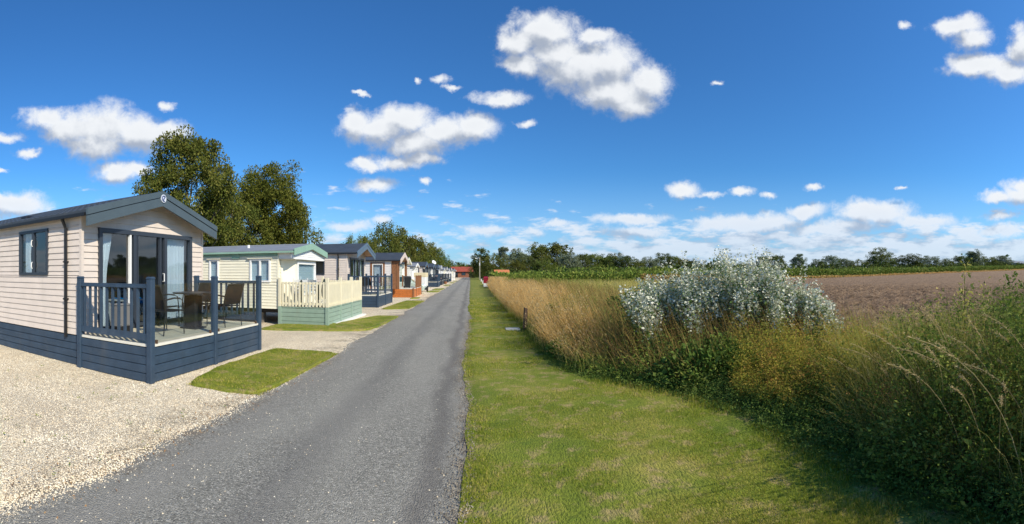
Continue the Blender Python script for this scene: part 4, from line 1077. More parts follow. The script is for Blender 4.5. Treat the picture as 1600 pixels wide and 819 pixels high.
n = 5500; y = 1.5+16*rng.random(n)**1.4; x = -.06-.10*np.clip((5-y)/4, 0, 1)+.14*(fbm(y*.6+50, y*0+9)-.5)*2+rng.normal(size=n)*.07
stuff('crumbled_edge', rocks(np.stack([x, y, np.full(n, .026)], -1), rng.uniform(.004, .011, n)), leafmat('crumbled_tarmac', (.07,.055,.04), (.20,.17,.13), (.45,.40,.31), 0, clump=2, rough=.95, objvar=0), 'crumbled tarmac and soil along the grass side of the road', 'gravel')
# weeds and dead leaves along the tarmac edge
n = 1100; y = rng.uniform(1.2, 9, n); x = -2.85+rng.normal(size=n)*.26; P = np.stack([x, y, np.full(n, .01)], -1)
stuff('fallen_leaves', leaves(P+[0, 0, .008], rng.uniform(.010, .034, n), .5, up=2), leafmat('dead_leaf', (.16,.09,.04), (.30,.17,.08), (.42,.27,.13), 0, objvar=0), 'dead brown leaves lying along the edge of the tarmac', 'leaves')
n = 90; x = rng.uniform(-7, -2.9, n); y = rng.uniform(2, 6, n); k = ~((y > 5) & (x < -4.3)); P = np.stack([x[k], y[k], np.full(k.sum(), .005)], -1)
st, lf = stems_with_leaves(P, .03, 8, .05, .03, rng.normal(size=(len(P), 2))*.02)
stuff('weeds', lf, L_green, 'tiny green weeds sprouting through the chippings', 'weeds')

# ------------------------------------------------------------------ rough growth on the right
def strip(n, y0, y1, d0, d1, power=1.0):
    """random feet at y in range and d metres to the right of the mown edge"""
    y = rng.uniform(y0, y1, n); d = d0+(d1-d0)*rng.random(n)**power
    return np.stack([edge_x(y)+d, y, 0*y], -1)
def prof(P):   # height of the hedge top at a place: low by the mown edge, higher behind, low again towards the field
    d = P[:, 0]-edge_x(P[:, 1]); return np.clip(d/.9, .14, 1)
dk = mat('dark_earth', (.035,.030,.018), 1, .1, var=.3)  # dark soil under the rough growth, its own colour
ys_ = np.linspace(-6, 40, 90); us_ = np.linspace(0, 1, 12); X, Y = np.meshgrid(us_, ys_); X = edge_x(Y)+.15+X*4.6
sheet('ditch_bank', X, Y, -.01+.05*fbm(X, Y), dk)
# dry golden grass beside the lawn, from the post to the far end
P = np.concatenate([strip(16000, 7.4, 22, .25, 3.4, 1.4), strip(12000, 20, 62, .15, 3.8)])
tk = np.floor(rng.random(len(P))*1500).astype(int); tc = strip(1500, 7.4, 62, .25, 3.4, 1.3); near_ = rng.random(len(P)) < .55      # over half of it grows in tussocks
P[near_] = tc[tk[near_]]+np.stack([rng.normal(size=near_.sum())*.10, rng.normal(size=near_.sum())*.10, np.zeros(near_.sum())], -1)
P = P[(fbm(P[:, 0]*.9+3, P[:, 1]*.5) > .40+.08*np.clip(P[:, 0]-edge_x(P[:, 1])-.8, 0, 2))]
P = P[~((P[:, 1] > 10.6) & (P[:, 1] < 13.7) & (P[:, 0] < edge_x(P[:, 1])+.48))]; dd_ = P[:, 0]-edge_x(P[:, 1]); P = P[(dd_ < .5+.125*P[:, 1]) | (rng.random(len(P)) < .15)]; P = P[P[:, 0] > edge_x(P[:, 1])+.12]
d = P[:, 0]-edge_x(P[:, 1]); hh = (.80+.62*rng.random(len(P)))*np.clip(.5+d*.55, 0, 1)*np.clip(1-(8.8-P[:, 1])*.25, .5, 1); lean = np.stack([-.20-.30*rng.random(len(P)), rng.normal(size=len(P))*.12], -1)
w = .004+.0006*P[:, 1]
stA = blades(P, hh, lean, w, 3)
stuff('dry_grass', stA, L_straw, 'tall straw-coloured dry grass leaning over the verge beyond the wooden post', 'grass')
tip = P+np.concatenate([lean*.9, (hh*.86)[:, None]], 1); k = rng.random(len(P)) < .30
tips = np.repeat(tip[k], 5, 0)+rng.normal(size=(k.sum()*5, 3))*[.03, .03, .07]
stuff('seed_heads', leaves(tips, rng.uniform(.02, .045, len(tips))*(1+.02*tips[:, 1]), .3, up=1), L_seed, 'feathery pale seed heads over the dry grass', 'grass')
# browner, greener growth behind it
P = np.concatenate([strip(7000, 5.6, 13, .4, 5.0), strip(8000, 12, 60, 2.4, 7)]); hh = (.75+.6*rng.random(len(P)))*prof(P); lean = np.stack([-.15-.35*rng.random(len(P)), rng.normal(size=len(P))*.15], -1)
stuff('brown_grass', blades(P, hh, lean, .005+.0006*P[:, 1], 3), L_brown, 'brown seeded grass tangled with green behind the dry grass', 'grass')
P = np.concatenate([strip(5200, 5.2, 16, .2, 5.0), strip(5200, 15, 62, 1.8, 9)]); hh = (.5+.55*rng.random(len(P)))*prof(P)*np.clip(.8+P[:, 1]*.01, 0, 1.3)
st, lf = stems_with_leaves(P, hh, 12, .22, .085, np.stack([-.1-.1*rng.random(len(P)), rng.normal(size=len(P))*.1], -1), aspect=.32)
lf[0][:] = lf[0]
stuff('undergrowth', lf, L_green, 'mixed green undergrowth standing among the brown grass', 'undergrowth')
P = strip(9000, 7, 40, .05, 1.5); stuff('long_grass', blades(P, .25+.35*rng.random(len(P)), rng.normal(size=(len(P), 2))*.12, .008, 3), L_ygreen, 'green long grass at the foot of the dry grass', 'grass')
P = strip(1500, 5.6, 17, .3, 3.2); P = P[fbm(P[:, 0]*.9+3, P[:, 1]*.5) < .50]; hh = (.35+.6*rng.random(len(P)))*prof(P)
st, lf = stems_with_leaves(P, hh, 30, .15, .07, rng.normal(size=(len(P), 2))*.12, aspect=.5)
stuff('undergrowth', lf, L_dgreen, 'green bramble patches breaking up the dry grass', 'undergrowth')
# low dark growth right along the mown edge
P = strip(5200, -1, 13.5, -.05, .7); hh = .10+.26*rng.random(len(P)); hh *= np.clip(.4+(P[:, 0]-edge_x(P[:, 1]))*2.2, .25, 1)
st, lf = stems_with_leaves(P, hh, 15, .12, .042, rng.normal(size=(len(P), 2))*.08, aspect=.42)
stuff('ground_cover', lf, L_dgreen, 'low dark leafy ground cover creeping out along the mown edge', 'ground cover')
# bright bramble mound near the slab
def mound(name, cx, cy, rx, ry, h, n, m, label, cat, ls=.06, aspect=.7, rz=0.0, stem_m=None):
    r = empty(name, (cx, cy, 0), label, cat, rz=rz)
    u_ = rng.normal(size=(n, 3)); u_ = unit(u_); u_[:, 2] = np.abs(u_[:, 2]); rad = rng.uniform(.55, 1.05, n)**.6
    lump = 1+.28*(fbm(u_[:, 0]*2.6+cx+7, u_[:, 1]*2.6+u_[:, 2]*2+cy)-.5)*2
    C = u_*rad[:, None]*lump[:, None]*[rx, ry, h]
    link('foliage', np_mesh('foliage', *leaves(C, ls*rng.uniform(.6, 1.3, n), aspect, dirs=u_)), m, r)['kind'] = 'stuff'
    k = 26; a = rng.uniform(0, 2*pi, k); q = rng.uniform(.2, .9, k); F_ = np.stack([np.cos(a)*rx*.2, np.sin(a)*ry*.2, 0*a], -1)
    link('stems', np_mesh('stems', *blades(F_, h*rng.uniform(.6, .95, k), np.stack([np.cos(a)*rx*q, np.sin(a)*ry*q], -1), .012, 4)), stem_m or mat('weed_stem', (.10,.09,.04), .8), r)['kind'] = 'stuff'
    return r
mound('bramble_bush', 1.95, 8.75, .42, .75, .42, 2600, leafmat('bright_bramble', (.05,.12,.015), (.12,.23,.035), (.25,.34,.09), .25, clump=5, objvar=0), 'bright green bramble mound at the mown edge in front of the wooden post', 'bramble')
mound('nettle_clump', 2.25, 12.2, .5, .5, .75, 2200, L_green, 'dark green nettle clump just behind the wooden post', 'nettles', .07)
mound('elder_shrub', 4.7, 11.2, 1.3, 1.0, 1.25, 5200, L_dgreen, 'dark leafy shrub between the brown grass and the silver-leaved bush', 'shrub', .09)
mound('dogwood_shrub', 3.6, 6.05, 1.0, .7, .62, 4200, L_dgreen, 'low dark shrub in the shade below the silver-leaved bush', 'shrub', .075)
mound('willowherb_clump', 4.6, 39, 1.9, 2.6, 1.75, 3600, L_green, 'green willowherb clump rising behind the dry grass near the lamp post', 'shrub', .16, .4)
# silver-leaved poplar thicket
sv = empty('silver_poplar_shrub', (4.75, 7.15, 0), 'silver-white leaved poplar thicket tossing in the wind before the field', 'shrub')
tang = np.array([cos(.585), -sin(.585)]); nrm = np.array([sin(.585), cos(.585)])
def sv_top(s): return np.interp(s, [-2.1, -1.85, -1.5, -1.0, -.65, -.3, .1, .5, .95, 1.4, 1.75, 2.15, 2.5], [1.0, 1.6, 1.82, 1.9, 2.1, 2.38, 2.42, 2.15, 1.95, 1.82, 1.5, 1.1, .6])
nst = 380; s_ = rng.uniform(-1.75, 2.0, nst); d_ = rng.normal(size=nst)*.5
cc = rng.uniform(-1.75, 1.95, 24); cd = rng.normal(size=24)*.5; ci = rng.integers(0, 24, nst); m7 = rng.random(nst) < .5      # shoots stand in clumps of uneven height
ch = rng.uniform(.80, 1.06, 24); s_[m7] = cc[ci[m7]]+rng.normal(size=m7.sum())*.10; d_[m7] = cd[ci[m7]]+rng.normal(size=m7.sum())*.12
hh = np.where(m7, ch[ci], .92)*sv_top(s_)*1.06*rng.uniform(.66, 1.03, nst)*(1-.10*np.abs(d_)); foot = np.stack([tang[0]*s_*.9+nrm[0]*d_*.8, tang[1]*s_*.9+nrm[1]*d_*.8, 0*s_], -1)
lean = np.stack([-.12-.15*rng.random(nst), rng.normal(size=nst)*.1], -1)+(tang[None]*s_[:, None]*.12)
link('stems', np_mesh('stems', *blades(foot, hh, lean, .014, 5)), mat('poplar_stem', (.20,.19,.14), .8), sv)['kind'] = 'stuff'
_, lfS = stems_with_leaves(foot, hh, 70, .10, .080, lean, lo=.50, aspect=.70, taper=.35)
link('silver_leaves', np_mesh('silver_leaves', *lfS), L_silver, sv)['kind'] = 'stuff'
_, lfG = stems_with_leaves(foot, hh*.9, 52, .17, .085, lean, lo=.10, aspect=.6, taper=.4)
link('green_leaves', np_mesh('green_leaves', *lfG), L_sgreen, sv)['kind'] = 'stuff'
# golden weeds in front and to the right of it
def polar(n, t0, t1, r0, r1):
    th = rng.uniform(t0, t1, n); r = rng.uniform(r0, r1, n); c = rng.integers(0, max(8, n//14), n); k = rng.random(n) < .7
    th[k] = th[c][k]+rng.normal(size=k.sum())*.018; r[k] = r[c][k]+rng.normal(size=k.sum())*.12
    return np.stack([r*np.sin(th), r*np.cos(th), 0*r], -1)
P = polar(1150, .60, 1.06, 5.1, 7.8); P = P[P[:, 0] > edge_x(P[:, 1])+.45]; hh = rng.uniform(.45, 1.0, len(P))*np.clip((P[:, 0]-edge_x(P[:, 1]))/1.1, .3, 1)
st, lf = stems_with_leaves(P, hh*1.15, 44, .10, .044, np.stack([-.1-.2*rng.random(len(P)), rng.normal(size=len(P))*.12], -1), aspect=.42, taper=.5)
stuff('golden_weeds', lf, L_gold, 'yellow-brown turning weeds sprawling in front of the silver-leaved thicket', 'weeds')
P = polar(1900, .58, 1.05, 4.6, 8.5); P = P[P[:, 0] > edge_x(P[:, 1])+.25]; hh = rng.uniform(.3, .85, len(P))*np.clip((P[:, 0]-edge_x(P[:, 1]))/1.1, .25, 1)
st, lf = stems_with_leaves(P, hh, 26, .13, .050, rng.normal(size=(len(P), 2))*.12, aspect=.45)
stuff('undergrowth', lf, L_green, 'green leafy tangle under the golden weeds', 'undergrowth')
# green hedge mass to the right
P = np.concatenate([polar(2300, .95, 1.5, 3.4, 7.5), polar(520, .62, 1.5, 2.7, 4.5)]); P = P[P[:, 0] > edge_x(P[:, 1])+.2]; rr = np.hypot(P[:, 0], P[:, 1])
hh = rng.uniform(.55, 1.02, len(P))*np.clip((P[:, 0]-edge_x(P[:, 1]))/np.where(P[:, 1] < 4.2, 1.0, 1.5), .22, 1)*np.interp(P[:, 0], [2, 4.5, 6.5, 8], [1.0, 1.42, 1.45, .9]); th_ = np.arctan2(P[:, 0], P[:, 1])
hh *= np.interp(th_, [.6, .9, 1.05, 1.2], [.62, .72, 1.0, 1.15])
st, lf = stems_with_leaves(P, hh, 44, .13, rng.choice([.036, .05, .075], (len(P), 1), p=[.5, .3, .2]), np.stack([-.08-.15*rng.random(len(P)), rng.normal(size=len(P))*.1], -1), aspect=.48, taper=.45)
stuff('hedge_growth', lf, L_green, 'dense green hedge growth filling the bank at the right', 'undergrowth')
stuff('hedge_stems', st, mat('weed_stem', (.10,.09,.04), .8), 'thin brown stems standing in the green hedge growth', 'undergrowth')
P = polar(420, .80, 1.4, 3.0, 6.0); P = P[P[:, 0] > edge_x(P[:, 1])+.4]; hh = rng.uniform(.35, .95, len(P))*np.clip((P[:, 0]-edge_x(P[:, 1]))/1.4, .4, 1.15)
st, lf = stems_with_leaves(P, hh, 26, .16, .105, rng.normal(size=(len(P), 2))*.12, aspect=.34, taper=.5)
stuff('broad_leaved_weeds', lf, leafmat('fresh_weed', (.07,.13,.02), (.20,.29,.05), (.40,.42,.11), .3, clump=4, objvar=0), 'broad-leaved weeds pushing out of the right-hand bank', 'weeds')
# long grass tufts with arching seed heads, near right
P = polar(16000, .85, 1.5, 2.7, 6.4); P = P[P[:, 0] > edge_x(P[:, 1])+.55]; P = P[fbm(P[:, 0]*1.3, P[:, 1]*1.3+4) > .38]
hh = rng.uniform(.45, 1.38, len(P))*np.clip((P[:, 0]-edge_x(P[:, 1]))/1.5, .38, 1)
stuff('long_grass', blades(P, hh, np.stack([-.10-.30*rng.random(len(P)), rng.normal(size=len(P))*.20], -1), .008, 4), L_ygreen, 'long arching green grass on the near right bank', 'grass')
def seed_stalk(seed):
    g = np.random.default_rng(seed); h = g.uniform(1.25, 1.5); L = g.uniform(.55, .95); n = 9; pts = []
    for k in range(n+1):
        t = k/n; pts.append((-L*t**2.0, .06*sin(t*3+seed), h*(t-.22*t**3.2)))
    mb = MB().tube(pts, [.0038*(1-.6*k/n) for k in range(n+1)], 5)
    stem = mb.mesh('stem'); hv = []; A = np.array(pts)
    m_ = 95; t = g.uniform(.74, 1.0, m_)*n; i = np.minimum(t.astype(int), n-1); f_ = (t-i)[:, None]; C = A[i]*(1-f_)+A[i+1]*f_
    C = C+g.normal(size=(m_, 3))*[.007, .007, .009]; dr = A[i+1]-A[i]
    head = np_mesh('seed_head', *leaves(C, g.uniform(.010, .024, m_), .24, up=0, dirs=unit(dr)*1.5+np.array([0, 0, -.5])))
    v, f = blades(np.zeros((4, 3)), g.uniform(.4, .8, 4), g.normal(size=(4, 2))*.25+[-.15, 0], .009, 4); lf = np_mesh('blade', v, f)
    return stem, head, lf
VAR = [seed_stalk(k) for k in range(6)]
M_stalk = mat('straw_stalk', (.50,.38,.17), .7)
spots = [(px, r) for px, r in sorted([(1470,4.6),(1490,4.4),(1505,4.8),(1515,4.3),(1440,4.9),(1455,4.2),(1530,4.4),(1545,4.0),(1560,4.5),(1570,3.9),(1582,4.3),(1592,3.7),(1480,3.9),(1500,3.6),(1520,3.7),(1535,3.4),(1556,3.5),(1575,3.3),(1590,3.2),(1430,4.3),(1400,4.9),(1415,5.2),(1382,5.3),(1340,5.6),(1465,5.3),(1550,5.2),(1588,5.0),(1610,3.6),(1605,4.4),(1625,4.0),(1445,4.6),(1425,4.7),(1485,4.9),(1512,5.0),(1537,4.7),(1563,4.2),(1578,4.8),(1598,4.9),(1350,5.2),(1366,5.0),(1395,4.6)])]
for i, (px, r) in enumerate(spots):
    x, y = place(px, r); hi = 1.0 if px > 1420 else .8
    ORD = 'leftmost second third fourth fifth sixth seventh eighth ninth tenth eleventh twelfth thirteenth fourteenth fifteenth sixteenth seventeenth eighteenth nineteenth twentieth'.split()+['twenty-'+q for q in 'first second third fourth fifth'.split()]
    nth = 'leftmost' if i == 0 else (ORD[i]+' from the left' if i < 21 else (ORD[len(spots)-1-i]+' from the right' if len(spots)-1-i > 0 else 'rightmost'))
    o = empty('seed_grass_stalk', (x, y, 0), f'arching straw stalk with drooping seed head, {nth} on the right bank', 'grass stalk', 'arching seeded stalks', rz=random.uniform(-.5, .5)); sc = hi*random.uniform(.88, 1.24); o.scale = (sc, sc, sc)
    st, hd, bl = VAR[i % 6]
    for nm, me, m in (('stem', st, M_stalk), ('seed_head', hd, L_seed), ('blade', bl, L_ygreen)):
        q = link(nm, me, m, o)
        if nm == 'seed_head': q['kind'] = 'stuff'
P = polar(420, .62, 1.24, 4.3, 7.6); P = P[P[:, 0] > edge_x(P[:, 1])+.6]; hh = rng.uniform(.8, 1.35, len(P))*np.clip((P[:, 0]-edge_x(P[:, 1]))/2.0, .55, 1)
stuff('dead_stems', blades(P, hh, np.stack([-.15-.25*rng.random(len(P)), rng.normal(size=len(P))*.18], -1), .009, 4), L_straw, 'bleached dead stems sticking up through the bank', 'stems')
tip = P+np.stack([-.2+0*hh, 0*hh, hh*.78], -1); C = np.repeat(tip, 12, 0)+rng.normal(size=(len(P)*12, 3))*[.05, .05, .09]
stuff('dock_seeds', leaves(C, .022, .5), leafmat('rusty_dock_seed', (.22,.09,.035), (.36,.17,.06), (.50,.28,.11), .1, clump=3, objvar=0), 'rusty dock and spent flower clusters on the bank', 'weeds')
# taller leafy shoots that break the skyline of the hedge
def shoot_mesh(seed):
    global rng
    keep = rng; rng = np.random.default_rng(seed)
    P = np.zeros((3, 3)); hh = np.array([1.0, .85, .7]); lean = rng.normal(size=(3, 2))*.1
    st, lf = stems_with_leaves(P, hh, 70, .16, .07, lean, lo=.25, aspect=.4, width=.012, taper=.6); rng = keep
    return np_mesh('stem', *st), np_mesh('leaves', *lf)
SH = [shoot_mesh(k) for k in range(3)]
for i, (px, top, r, lab) in enumerate([(1505, 402, 5.6, 'tall thin leafy shoot standing highest above the ploughed field'), (1592, 396, 5.0, 'leafy shoot at the right border reaching into the sky'), (1475, 447, 5.6, 'yellowish leafy shoot left of the highest shoot'),
        (1540, 438, 5.4, 'leafy shoot just right of the highest shoot'), (1575, 428, 5.2, 'bushy shoot left of the border shoot'), (1420, 470, 6.2, 'green shoot above the thistle heads'), (1385, 482, 6.6, 'short green shoot at the near corner of the ploughed field')]):
    x, y = place(px, r); h = HC+(427-top)/FP*r; o = empty('leafy_shoot', (x, y, 0), lab, 'leafy shoot', 'leafy shoots above the hedge', rz=i*1.3); o.scale = (h*.62, h*.62, h)
    link('stem', SH[i % 3][0], mat('weed_stem', (.10,.09,.04), .8), o); link('leaves', SH[i % 3][1], L_green if i % 2 else L_ygreen, o)['kind'] = 'stuff'
# white thistle down
P = polar(46, .93, 1.20, 5.6, 7.2); C = np.repeat(P+np.stack([0*P[:, 0], 0*P[:, 0], rng.uniform(1.0, 1.28, len(P))], -1), 22, 0); C += rng.normal(size=C.shape)*.02
stuff('thistle_down', leaves(C, .028, .5), L_seed, 'fluffy white thistle seed heads above the hedge at the field edge', 'thistles')
# rank straw margin between hedge and plough
P = np.stack([rng.uniform(6.2, 9.0, 9000), rng.uniform(-4, 26, 9000), np.zeros(9000)], -1)
stuff('field_margin', blades(P, rng.uniform(.15, .55, 9000), np.stack([-.1-.2*rng.random(9000), rng.normal(size=9000)*.1], -1), .01, 2), L_straw, 'thin bleached grass on the margin of the ploughed field', 'grass')

# post, slab, fire point, lamp post
p = tag(MB().hexa([(-.05, -.05, 0), (.05, -.05, 0), (.05, .05, 0), (-.05, .05, 0), (-.035, -.045, .70), (.055, -.045, .68), (.055, .05, .68), (-.035, .05, .71)]).build('wooden_post', mat('weathered_post', (.11,.07,.045), .85, var=.3, vscale=12, bump=.5, bscale=40), bevel=.008), 'short weathered wooden post at the edge of the dry grass', 'post'); p.location = (*place(820, 13.0), 0)
p.rotation_euler = (0, .03, .3)
sl = empty('concrete_slab', (*place(801, 13.1), .045), 'pale flat concrete slab with a lid set in the grass beside the wooden post', 'slab')
MB().box(-.21, .21, -.16, .16, -.05, .045).build('slab', mat('pale_concrete', (.48,.49,.46), .85, var=.1), sl, bevel=.01); MB().box(-.14, .14, -.1, .1, .046, .056).build('lid', mat('pale_concrete', (.48,.49,.46)), sl, bevel=.004)
x, y = place(759, 52); fp = empty('fire_point', (x, y, 0), 'dark red cabinet on a white base at the edge of the verge', 'cabinet')
MB().box(-.26, .26, -.2, .2, .12, .55).build('base', M_white, fp, bevel=.01); MB().box(-.2, .2, -.15, .15, 0, .12).build('foot', M_black, fp)
MB().box(-.28, .28, -.22, .22, .552, 1.10).build('cabinet', mat('dark_red_paint', (.25,.012,.02), .4), fp, bevel=.01); MB().hexa([(-.3, -.24, 1.102), (.3, -.24, 1.102), (.3, .24, 1.102), (-.3, .24, 1.102), (-.3, -.24, 1.14), (.3, -.24, 1.14), (.2, .24, 1.32), (-.2, .24, 1.32)]).build('cabinet_roof', mat('dark_red_paint', (.25,.012,.02)), fp)
x, y = place(749.5, 112); lp = empty('street_lamp', (x, y, 0), 'pale wooden lamp post with a small arm and lantern over the verge', 'street lamp')
MB().tube([(0, 0, 0), (0, 0, 5.6)], [.14, .10], 10).build('pole', mat('pale_pole', (.42,.38,.29), .8), lp); MB().tube([(0, 0, 5.2), (-.7, 0, 5.45)], .04, 6).build('arm', M_leg, lp)
MB().hexa([(-1.15, -.14, 5.36), (-.55, -.1, 5.36), (-.55, .1, 5.36), (-1.15, .14, 5.36), (-1.1, -.1, 5.52), (-.6, -.08, 5.5), (-.6, .08, 5.5), (-1.1, .1, 5.52)]).build('lantern', M_white, lp)
MB().box(-.12, .12, -.17, -.11, 3.6, 4.3).build('junction_box', M_white, lp)
for i, (px, r, lab) in enumerate([(757, 60, 'white marker post on the verge edge, just beyond the red cabinet'), (754.5, 72, 'middle one of three white marker posts on the verge edge'), (752, 90, 'white marker post on the verge edge nearest the street lamp')]):
    x, y = place(px, r); m_ = MB().hexa([(-.1, -.1, 0), (.1, -.1, 0), (.1, .1, 0), (-.1, .1, 0), (-.08, -.08, .55), (.08, -.08, .55), (.08, .08, .55), (-.08, .08, .55)])
    tag(m_.build('marker_post', M_white, loc=(x, y, 0), bevel=.01), lab, 'marker post', 'white marker posts along the verge')

# ------------------------------------------------------------------ trees
def tree_mesh(seed, kind, nleaf, ls):
    """unit-height tree (10 m): returns trunk mesh and crown mesh"""
    global rng
    keep = rng; rng = np.random.default_rng(seed); g = rng; H = 10.0
    if kind == 'broad': c0, rz, rx, base, cl = .53, .42, .44, .08, .072
    elif kind == 'tall': c0, rz, rx, base, cl = .52, .45, .28, .07, .065
    elif kind == 'bush': c0, rz, rx, base, cl = .44, .50, .50, .0, .085
    else: c0, rz, rx, base, cl = .62, .38, .34, .24, .07          # open
    M = {'broad': 230, 'tall': 150, 'bush': 170, 'open': 85}[kind]
    u_ = unit(g.normal(size=(M, 3))); rad = g.uniform(.35, 1.0, M)**.55
    lump = 1+.26*np.sin(u_[:, 0]*3+seed)*np.cos(u_[:, 2]*4+seed*2)+.14*g.normal(size=M)
    C = u_*(rad*lump)[:, None]*[rx, rx, rz]*H; C[:, 2] += c0*H; C = C[C[:, 2] > base*H]; C[:, 2] = np.minimum(C[:, 2], H*.93)
    top = C[:, 2] > .8*H; C[top, :2] *= .8
    w = g.integers(0, len(C), nleaf); cr = cl*H*g.uniform(.5, 1.35, len(C))
    dd = unit(g.normal(size=(nleaf, 3)))*(g.random(nleaf)**.5)[:, None]
    L_ = C[w]+dd*cr[w][:, None]*[1.15, 1.15, .8]
    crown = np_mesh('crown', *leaves(L_, ls*g.uniform(.6, 1.4, nleaf), .7, up=.5, dirs=dd))
    mb = MB(); th_ = H*.55
    mb.tube([(0, 0, -.1), (.02*H*g.normal()*.4, .0, H*.2), (.02*H*g.normal(), .02*H*g.normal()*.5, H*.42), (.0, .0, H*.7), (0, 0, H*.9)], [.026*H, .021*H, .016*H, .009*H, .003*H], 8)
    for q in g.choice(len(C), min(26, len(C)), False):
        e = C[q]; z0 = min(e[2]*.62, H*.6)*g.uniform(.6, 1); s = np.array([0, 0, max(z0, base*H*.7)]); m = (s+e)/2+np.array([0, 0, -.03*H])+g.normal(size=3)*.015*H
        r0 = .009*H*(1-s[2]/H*.7); mb.tube([s, m, e], [r0, r0*.6, r0*.2], 5, cap=False)
    trunk = mb.mesh('trunk'); rng = keep
    return trunk, crown
M_bark = mat('grey_bark', (.14,.12,.09), .9, var=.3, vscale=2); M_barkp = mat('pale_bark', (.34,.32,.27), .85, var=.3, vscale=2)
F_olive = leafmat('olive_foliage', (.05,.072,.013), (.125,.14,.027), (.22,.195,.05), .25, clump=.35)
F_dark = leafmat('dark_foliage', (.045,.075,.02), (.10,.135,.035), (.17,.18,.05), .2, clump=.4)
F_mid = leafmat('mid_foliage', (.07,.10,.02), (.145,.18,.04), (.25,.25,.065), .25, clump=.4)
F_grey = leafmat('grey_foliage', (.11,.15,.08), (.20,.24,.14), (.32,.35,.22), .25, clump=.4)
F_yel = leafmat('yellowing_foliage', (.06,.09,.014), (.145,.175,.03), (.25,.25,.055), .3, clump=.35)
TR = {}
def tree_at(px, top, wpx, r, kind, fm, label, seed=0, nleaf=9000, ls=.30, name='tree', group=None, bark=None, xy=None, big=False):
    if not big and r > 100 and kind != 'open': wpx *= 1.22
    key = (kind, seed, big)
    if key not in TR: TR[key] = tree_mesh(seed*7+{'broad': 1, 'tall': 2, 'bush': 3, 'open': 4}[kind]+(50 if big else 0), kind, nleaf, ls)
    x, y = place(px, r) if xy is None else xy; z0 = float(gz(x)); h = HC+(427-top)/FP*r-z0; wid = wpx/FP*r
    o = empty(name, (x, y, z0), label, 'tree', group, rz=random.uniform(0, 6.28))
    rx = {'broad': .42, 'tall': .27, 'bush': .50, 'open': .34}[kind]*2*10*1.08
    sx = wid/rx; o.scale = (sx, sx, h/10)
    tme, cme = TR[key]
    a = link('trunk', tme, None, o); b = link('crown', cme, None, o)
    for ob, mt in ((a, bark or M_bark), (b, fm)):
        if not ob.data.materials: ob.data.materials.append(mt)
        ob.material_slots[0].link = 'OBJECT'; ob.material_slots[0].material = mt
    return o
# two big trees behind the first caravans
tree_at(292, 211, 172, 37, 'broad', F_olive, 'largest tree, thinning olive crown behind the first caravan', 1, 70000, .15, 'sycamore_tree', big=True)
tree_at(412, 254, 148, 45, 'broad', F_yel, 'second large tree with dense yellow-green crown behind the cream caravan', 2, 70000, .15, 'sycamore_tree', big=True)
tree_at(362, 262, 112, 42, 'bush', F_mid, 'lower green tree filling the gap between the two large trees', 3, 30000, .15, 'hawthorn_tree', big=True)
tree_at(473, 318, 16, 47, 'open', F_mid, 'thin half-bare sapling at the right side of the second large tree', 1, 5200, .3, 'sapling')
rowl = [(548, 366, 46, 84, 'bush', F_yel, 'low yellowish tree at the left end of the grove behind the row'), (572, 364, 44, 92, 'broad', F_mid, 'green rounded tree in the left part of the grove behind the row'),
 (605, 343, 62, 100, 'broad', F_olive, 'tallest tree of the grove behind the third caravan'), (592, 372, 60, 96, 'bush', F_dark, 'dark dense tree under the tallest one of the grove'), (630, 356, 44, 112, 'open', F_olive, 'loose olive tree just right of the tallest grove tree'),
 (648, 366, 44, 134, 'broad', F_yel, 'yellow-green tree halfway down the slope of the grove'), (628, 378, 50, 118, 'bush', F_mid, 'bushy green tree low in the middle of the grove'), (664, 376, 38, 165, 'broad', F_olive, 'olive tree two places right of the slope middle of the grove'),
 (680, 386, 32, 200, 'broad', F_mid, 'mid green tree near the right end of the grove'), (692, 396, 26, 240, 'bush', F_dark, 'dark tree at the right end of the grove'), (703, 405, 22, 290, 'bush', F_dark, 'small dark tree farthest along the grove'),
 (719, 409, 17, 210, 'broad', F_mid, 'small lone tree left of the red-roofed building'), (664, 400, 60, 150, 'bush', F_mid, 'low bushes under the right half of the grove')]
for i, a in enumerate(rowl): tree_at(*a, seed=i % 4+1, name='grove_tree', group='trees behind the caravan row')
HEDGE_LATER = True
